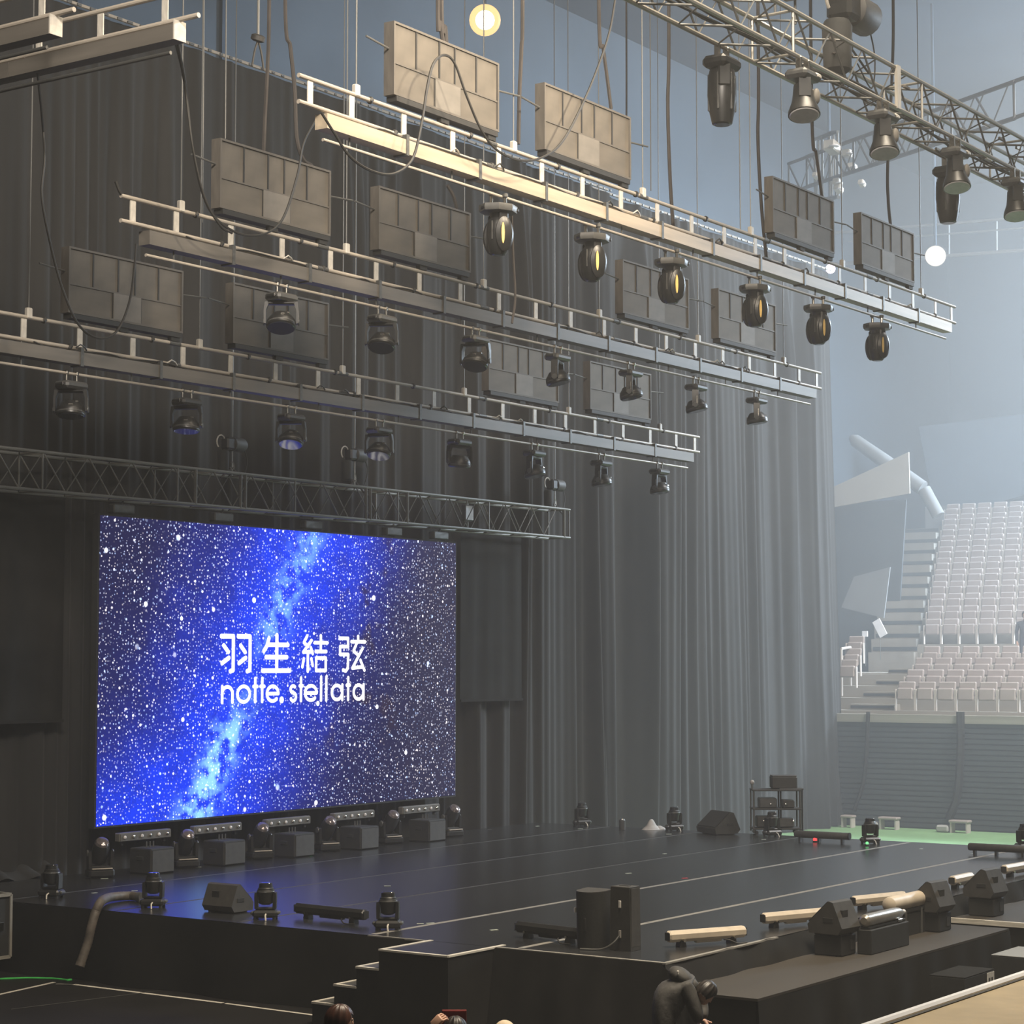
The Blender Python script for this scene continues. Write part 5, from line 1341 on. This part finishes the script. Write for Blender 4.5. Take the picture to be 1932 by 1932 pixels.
def hand(parent, wrist, dirv, palm_n, m='skin', curl=0.5, name='hand'):
    """palm with five separate bent fingers; dirv from wrist to fingers, palm_n the side fingers curl to"""
    w = Vector(wrist); d = Vector(dirv).normalized(); n = Vector(palm_n); n = (n - d * n.dot(d)).normalized(); s = d.cross(n)
    hb = MB()
    M = Matrix((( *s, 0), (*d, 0), (*n, 0), (0, 0, 0, 1))).transposed()
    M.translation = w
    hb.rbox((0, 0.045, 0), (0.078, 0.092, 0.030), 0.012, M, 2)
    hnd = hb.build(name, m, parent, angle=70)
    for k, (x, l) in enumerate(((-0.030, 0.070), (-0.010, 0.080), (0.010, 0.076), (0.029, 0.060))):
        p = w + s * x + d * 0.088; pts = [p - d * 0.01]; a = 0.2
        for q in range(3):
            a += curl * 1.05
            p = p + (d * math.cos(a) + n * math.sin(a)) * (l / 3 * (1.15 - 0.15 * q)); pts.append(p.copy())
        MB().tube(pts, [0.0095, 0.009, 0.0085, 0.0065], 8).build('finger', m, hnd, angle=80)
    p = w + s * -0.036 + d * 0.03; pts = [p]
    for q in range(3):
        v = (-s * (0.9 - 0.35 * q) + d * 0.75 + n * (0.15 + 0.35 * q)).normalized()
        p = p + v * 0.027; pts.append(p.copy())
    MB().tube(pts, [0.012, 0.0115, 0.010, 0.007], 8).build('thumb', m, hnd, angle=80)
    return hnd
def standing(lab, top_px, dist, yaw, hair, top_m, cap=False, raised=False, ground=0.0, group='spectators at the bottom edge'):
    tp = ad(*top_px, dist)
    H = tp.z - ground                                            # standing on the hall floor
    k = H / 1.80
    t = thing('person', lab, 'person', (tp.x, tp.y, ground), (0, 0, yaw), group)
    j = [((0, 0, 0.95 * k), (0.13, 0.17)), ((0, 0, 1.18 * k), (0.115, 0.16)), ((0, 0, 1.38 * k), (0.11, 0.19)), ((0, 0, 1.50 * k), (0.055, 0.06)), ((0.01, 0, 1.58 * k), (0.05, 0.05)),
         ((0, 0.2, 1.43 * k), 0.065), ((0, 0.26, 1.16 * k), 0.05), ((0.06, 0.25, 0.92 * k), 0.038),
         ((0, -0.2, 1.43 * k), 0.065), ((0, -0.26, 1.16 * k), 0.05), ((0.06, -0.25, 0.92 * k), 0.038),
         ((0, 0.10, 0.86 * k), 0.095), ((0.02, 0.11, 0.50 * k), 0.065), ((0, 0.11, 0.09 * k), 0.042), ((0.14, 0.12, 0.035), 0.035),
         ((0, -0.10, 0.86 * k), 0.095), ((0.02, -0.11, 0.50 * k), 0.065), ((0, -0.11, 0.09 * k), 0.042), ((0.14, -0.12, 0.035), 0.035)]
    if raised:
        j[9] = ((0.16, 0.12 * 0 + 0.30, 1.35 * k), 0.05); j[10] = ((0.20, 0.20, 1.60 * k), 0.04)
        j[8], j[9], j[10] = ((0, -0.2, 1.43 * k), 0.065), ((0, -0.26, 1.16 * k), 0.05), ((0.06, -0.25, 0.92 * k), 0.038)
        iv = Matrix.Rotation(-yaw, 4, 'Z')
        wr = iv @ (ad(817, 1936, dist - 0.25) - Vector((tp.x, tp.y, 0))); eb = iv @ (ad(806, 1990, dist - 0.2) - Vector((tp.x, tp.y, 0)))
        j[5], j[6], j[7] = ((0, 0.2, 1.43 * k), 0.065), (tuple(eb), 0.05), (tuple(wr), 0.036)
    e = [(0, 1), (1, 2), (2, 3), (3, 4), (2, 5), (5, 6), (6, 7), (2, 8), (8, 9), (9, 10), (0, 11), (11, 12), (12, 13), (13, 14), (0, 15), (15, 16), (16, 17), (17, 18)]
    skin_body('body', j, e, top_m, t)
    head(t, (0.02, 0, H - 0.128), 0.0, R(4), hair, cap)
    hand(t, (0.062, -0.25, 0.90 * k), (0.1, 0.05, -1), (0.4, 0.9, 0), curl=0.3)
    if raised:
        hand(t, wr, iv @ (RIGHT * 0.75 + Vector((0, 0, 0.8))), iv @ (RIGHT * 0.6 + VIEW - Vector((0, 0, 0.5))), curl=0.6)
        MB().tube([eb.lerp(wr, 0.55), eb.lerp(wr, 0.96)], [0.052, 0.046], 12).build('cuff', 'shirt_white', t)
    else: hand(t, (0.062, 0.25, 0.90 * k), (0.1, -0.05, -1), (0.4, -0.9, 0), curl=0.3)
    return t, H
VY = R(34.6)
standing('person with reddish brown hair seen from behind at the bottom edge', (637, 1894), 16.0, VY - R(72), 'hair_brown', 'shirt_dark')
t2, H2 = standing('dark haired person raising a hand at the bottom edge', (858, 1917), 16.0, VY - R(8), 'hair_black', 'shirt_dark', raised=True)
standing('person in a cream cap, only its crown showing at the bottom edge', (953, 1925), 16.2, VY + R(10), 'cap_cream', 'shirt_dark', cap=True)
standing('person in dark clothes standing in the far stand at the right frame edge', (1934, 1152), 61.8, VY + R(170), 'hair_black', 'shirt_dark', ground=4.21, group='people standing in the far stand')
c = ad(857, 1916, 16.12)
rd = thing('red_folder', 'red folder held up above the dark haired head', 'folder', c, (R(8), R(0), VY - R(90)))
MB().rbox((0, 0, -0.02), (0.19, 0.014, 0.13), 0.004).build('cover', 'red_case', rd)
MB().box((0, -0.009, -0.02), (0.17, 0.004, 0.11)).build('pages', 'red_case', rd)
# person bending down at the near corner
D = 21.9
sh = ad(1285, 1846, D)          # between the shoulders
hp_ = ad(1212, 1944, D - 0.1)   # hips
hc = ad(1333, 1872, D - 0.15)   # head
base = Vector((hp_.x, hp_.y, 0))
t = thing('person', 'person in a dark padded hooded jacket bending down beside the apron', 'person', base)
def L_(v): return tuple(Vector(v) - base)
rt = Vector(RIGHT); fw = Vector((VIEW.x, VIEW.y, 0)).normalized()
mid = hp_.lerp(sh, 0.55) + Vector((0, 0, 0.05))
s_r = sh + rt * 0.05 + fw * -0.18 + Vector((0, 0, -0.07)); s_l = sh + rt * 0.08 + fw * 0.18 + Vector((0, 0, -0.05))
e_r = s_r + rt * 0.10 + Vector((0, 0, -0.27)) - fw * 0.04; e_l = s_l + rt * 0.16 + Vector((0, 0, -0.26))
w_r = ad(1318, 1931, D - 0.25); w_l = w_r + fw * 0.28 + rt * 0.08
k_r = hp_ + rt * 0.36 - fw * 0.16 + Vector((0, 0, -0.10)); k_l = hp_ + rt * 0.34 + fw * 0.2 + Vector((0, 0, -0.06))
def fl(v, z): return Vector((v.x, v.y, z))
a_r = fl(hp_ + rt * 0.08 - fw * 0.16, 0.09); a_l = fl(hp_ + rt * 0.14 + fw * 0.18, 0.09)
J = [(L_(hp_), (0.22, 0.23)), (L_(mid), (0.215, 0.20)), (L_(sh + Vector((0, 0, -0.09))), (0.165, 0.20)), (L_(sh.lerp(hc, 0.45) + Vector((0, 0, -0.02))), 0.085), (L_(sh.lerp(hc, 0.7)), 0.06),
     (L_(s_r), 0.095), (L_(e_r), 0.075), (L_(w_r), 0.045), (L_(s_l), 0.095), (L_(e_l), 0.075), (L_(w_l), 0.045),
     (L_(k_r), 0.085), (L_(a_r), 0.055), (L_(fl(a_r + rt * 0.2, 0.04)), 0.04), (L_(k_l), 0.085), (L_(a_l), 0.055), (L_(fl(a_l + rt * 0.2, 0.04)), 0.04)]
E = [(0, 1), (1, 2), (2, 3), (3, 4), (2, 5), (5, 6), (6, 7), (2, 8), (8, 9), (9, 10), (0, 11), (11, 12), (12, 13), (0, 14), (14, 15), (15, 16)]
skin_body('body', J, E, 'jacket', t)
head(t, L_(hc), R(34.6 - 62), R(48), 'hair_black')
MB().ball((0, 0, 0), 0.15, 16, 10, (1.0, 1.15, 0.62)).build('hood', 'jacket', t, L_(sh + rt * 0.0 + Vector((0, 0, 0.015))), (0, R(34), YAW - R(90)), angle=80)
MB().rbox((0, 0, 0), (0.02, 0.02, 0.04), 0.005).build('collar_tag', 'paper', t, L_(ad(1279, 1835, D - 0.16)))
hand(t, L_(w_r), (rt * 0.5 + Vector((0, 0, -1))), rt * 1.0 + fw * 0.3, curl=0.45)
hand(t, L_(w_l), (rt * 0.5 + Vector((0, 0, -1))), rt * 1.0 - fw * 0.3, curl=0.45)

# ================================================================== thin haze in the hall air
def haze_body(label, lo, hi, dens, col):
    hz = MB().box(((lo[0] + hi[0]) / 2, (lo[1] + hi[1]) / 2, (lo[2] + hi[2]) / 2), (hi[0] - lo[0], hi[1] - lo[1], hi[2] - lo[2])).build('haze', 'cable', smooth=False)
    hm = bpy.data.materials.new('haze'); hm.use_nodes = True
    nt = hm.node_tree; nt.nodes.remove(nt.nodes['Principled BSDF'])
    vs = nt.nodes.new('ShaderNodeVolumeScatter')
    vs.inputs['Color'].default_value = (*col, 1)
    vs.inputs['Density'].default_value = dens
    vs.inputs['Anisotropy'].default_value = 0.3
    nt.links.new(vs.outputs[0], nt.nodes['Material Output'].inputs['Volume'])
    hz.data.materials.clear(); hz.data.materials.append(hm)
    tag(hz, label, 'haze', kind='stuff')
haze_body('thin haze filling the air of the whole hall', (-20, -20, -0.7), (93, 50, 26.3), 0.0026, (0.95, 0.97, 1.0))
haze_body('denser bluish haze drifting over the far stand', (39, -19, -0.6), (92, 49, 26.2), 0.011, (0.88, 0.95, 1.0))
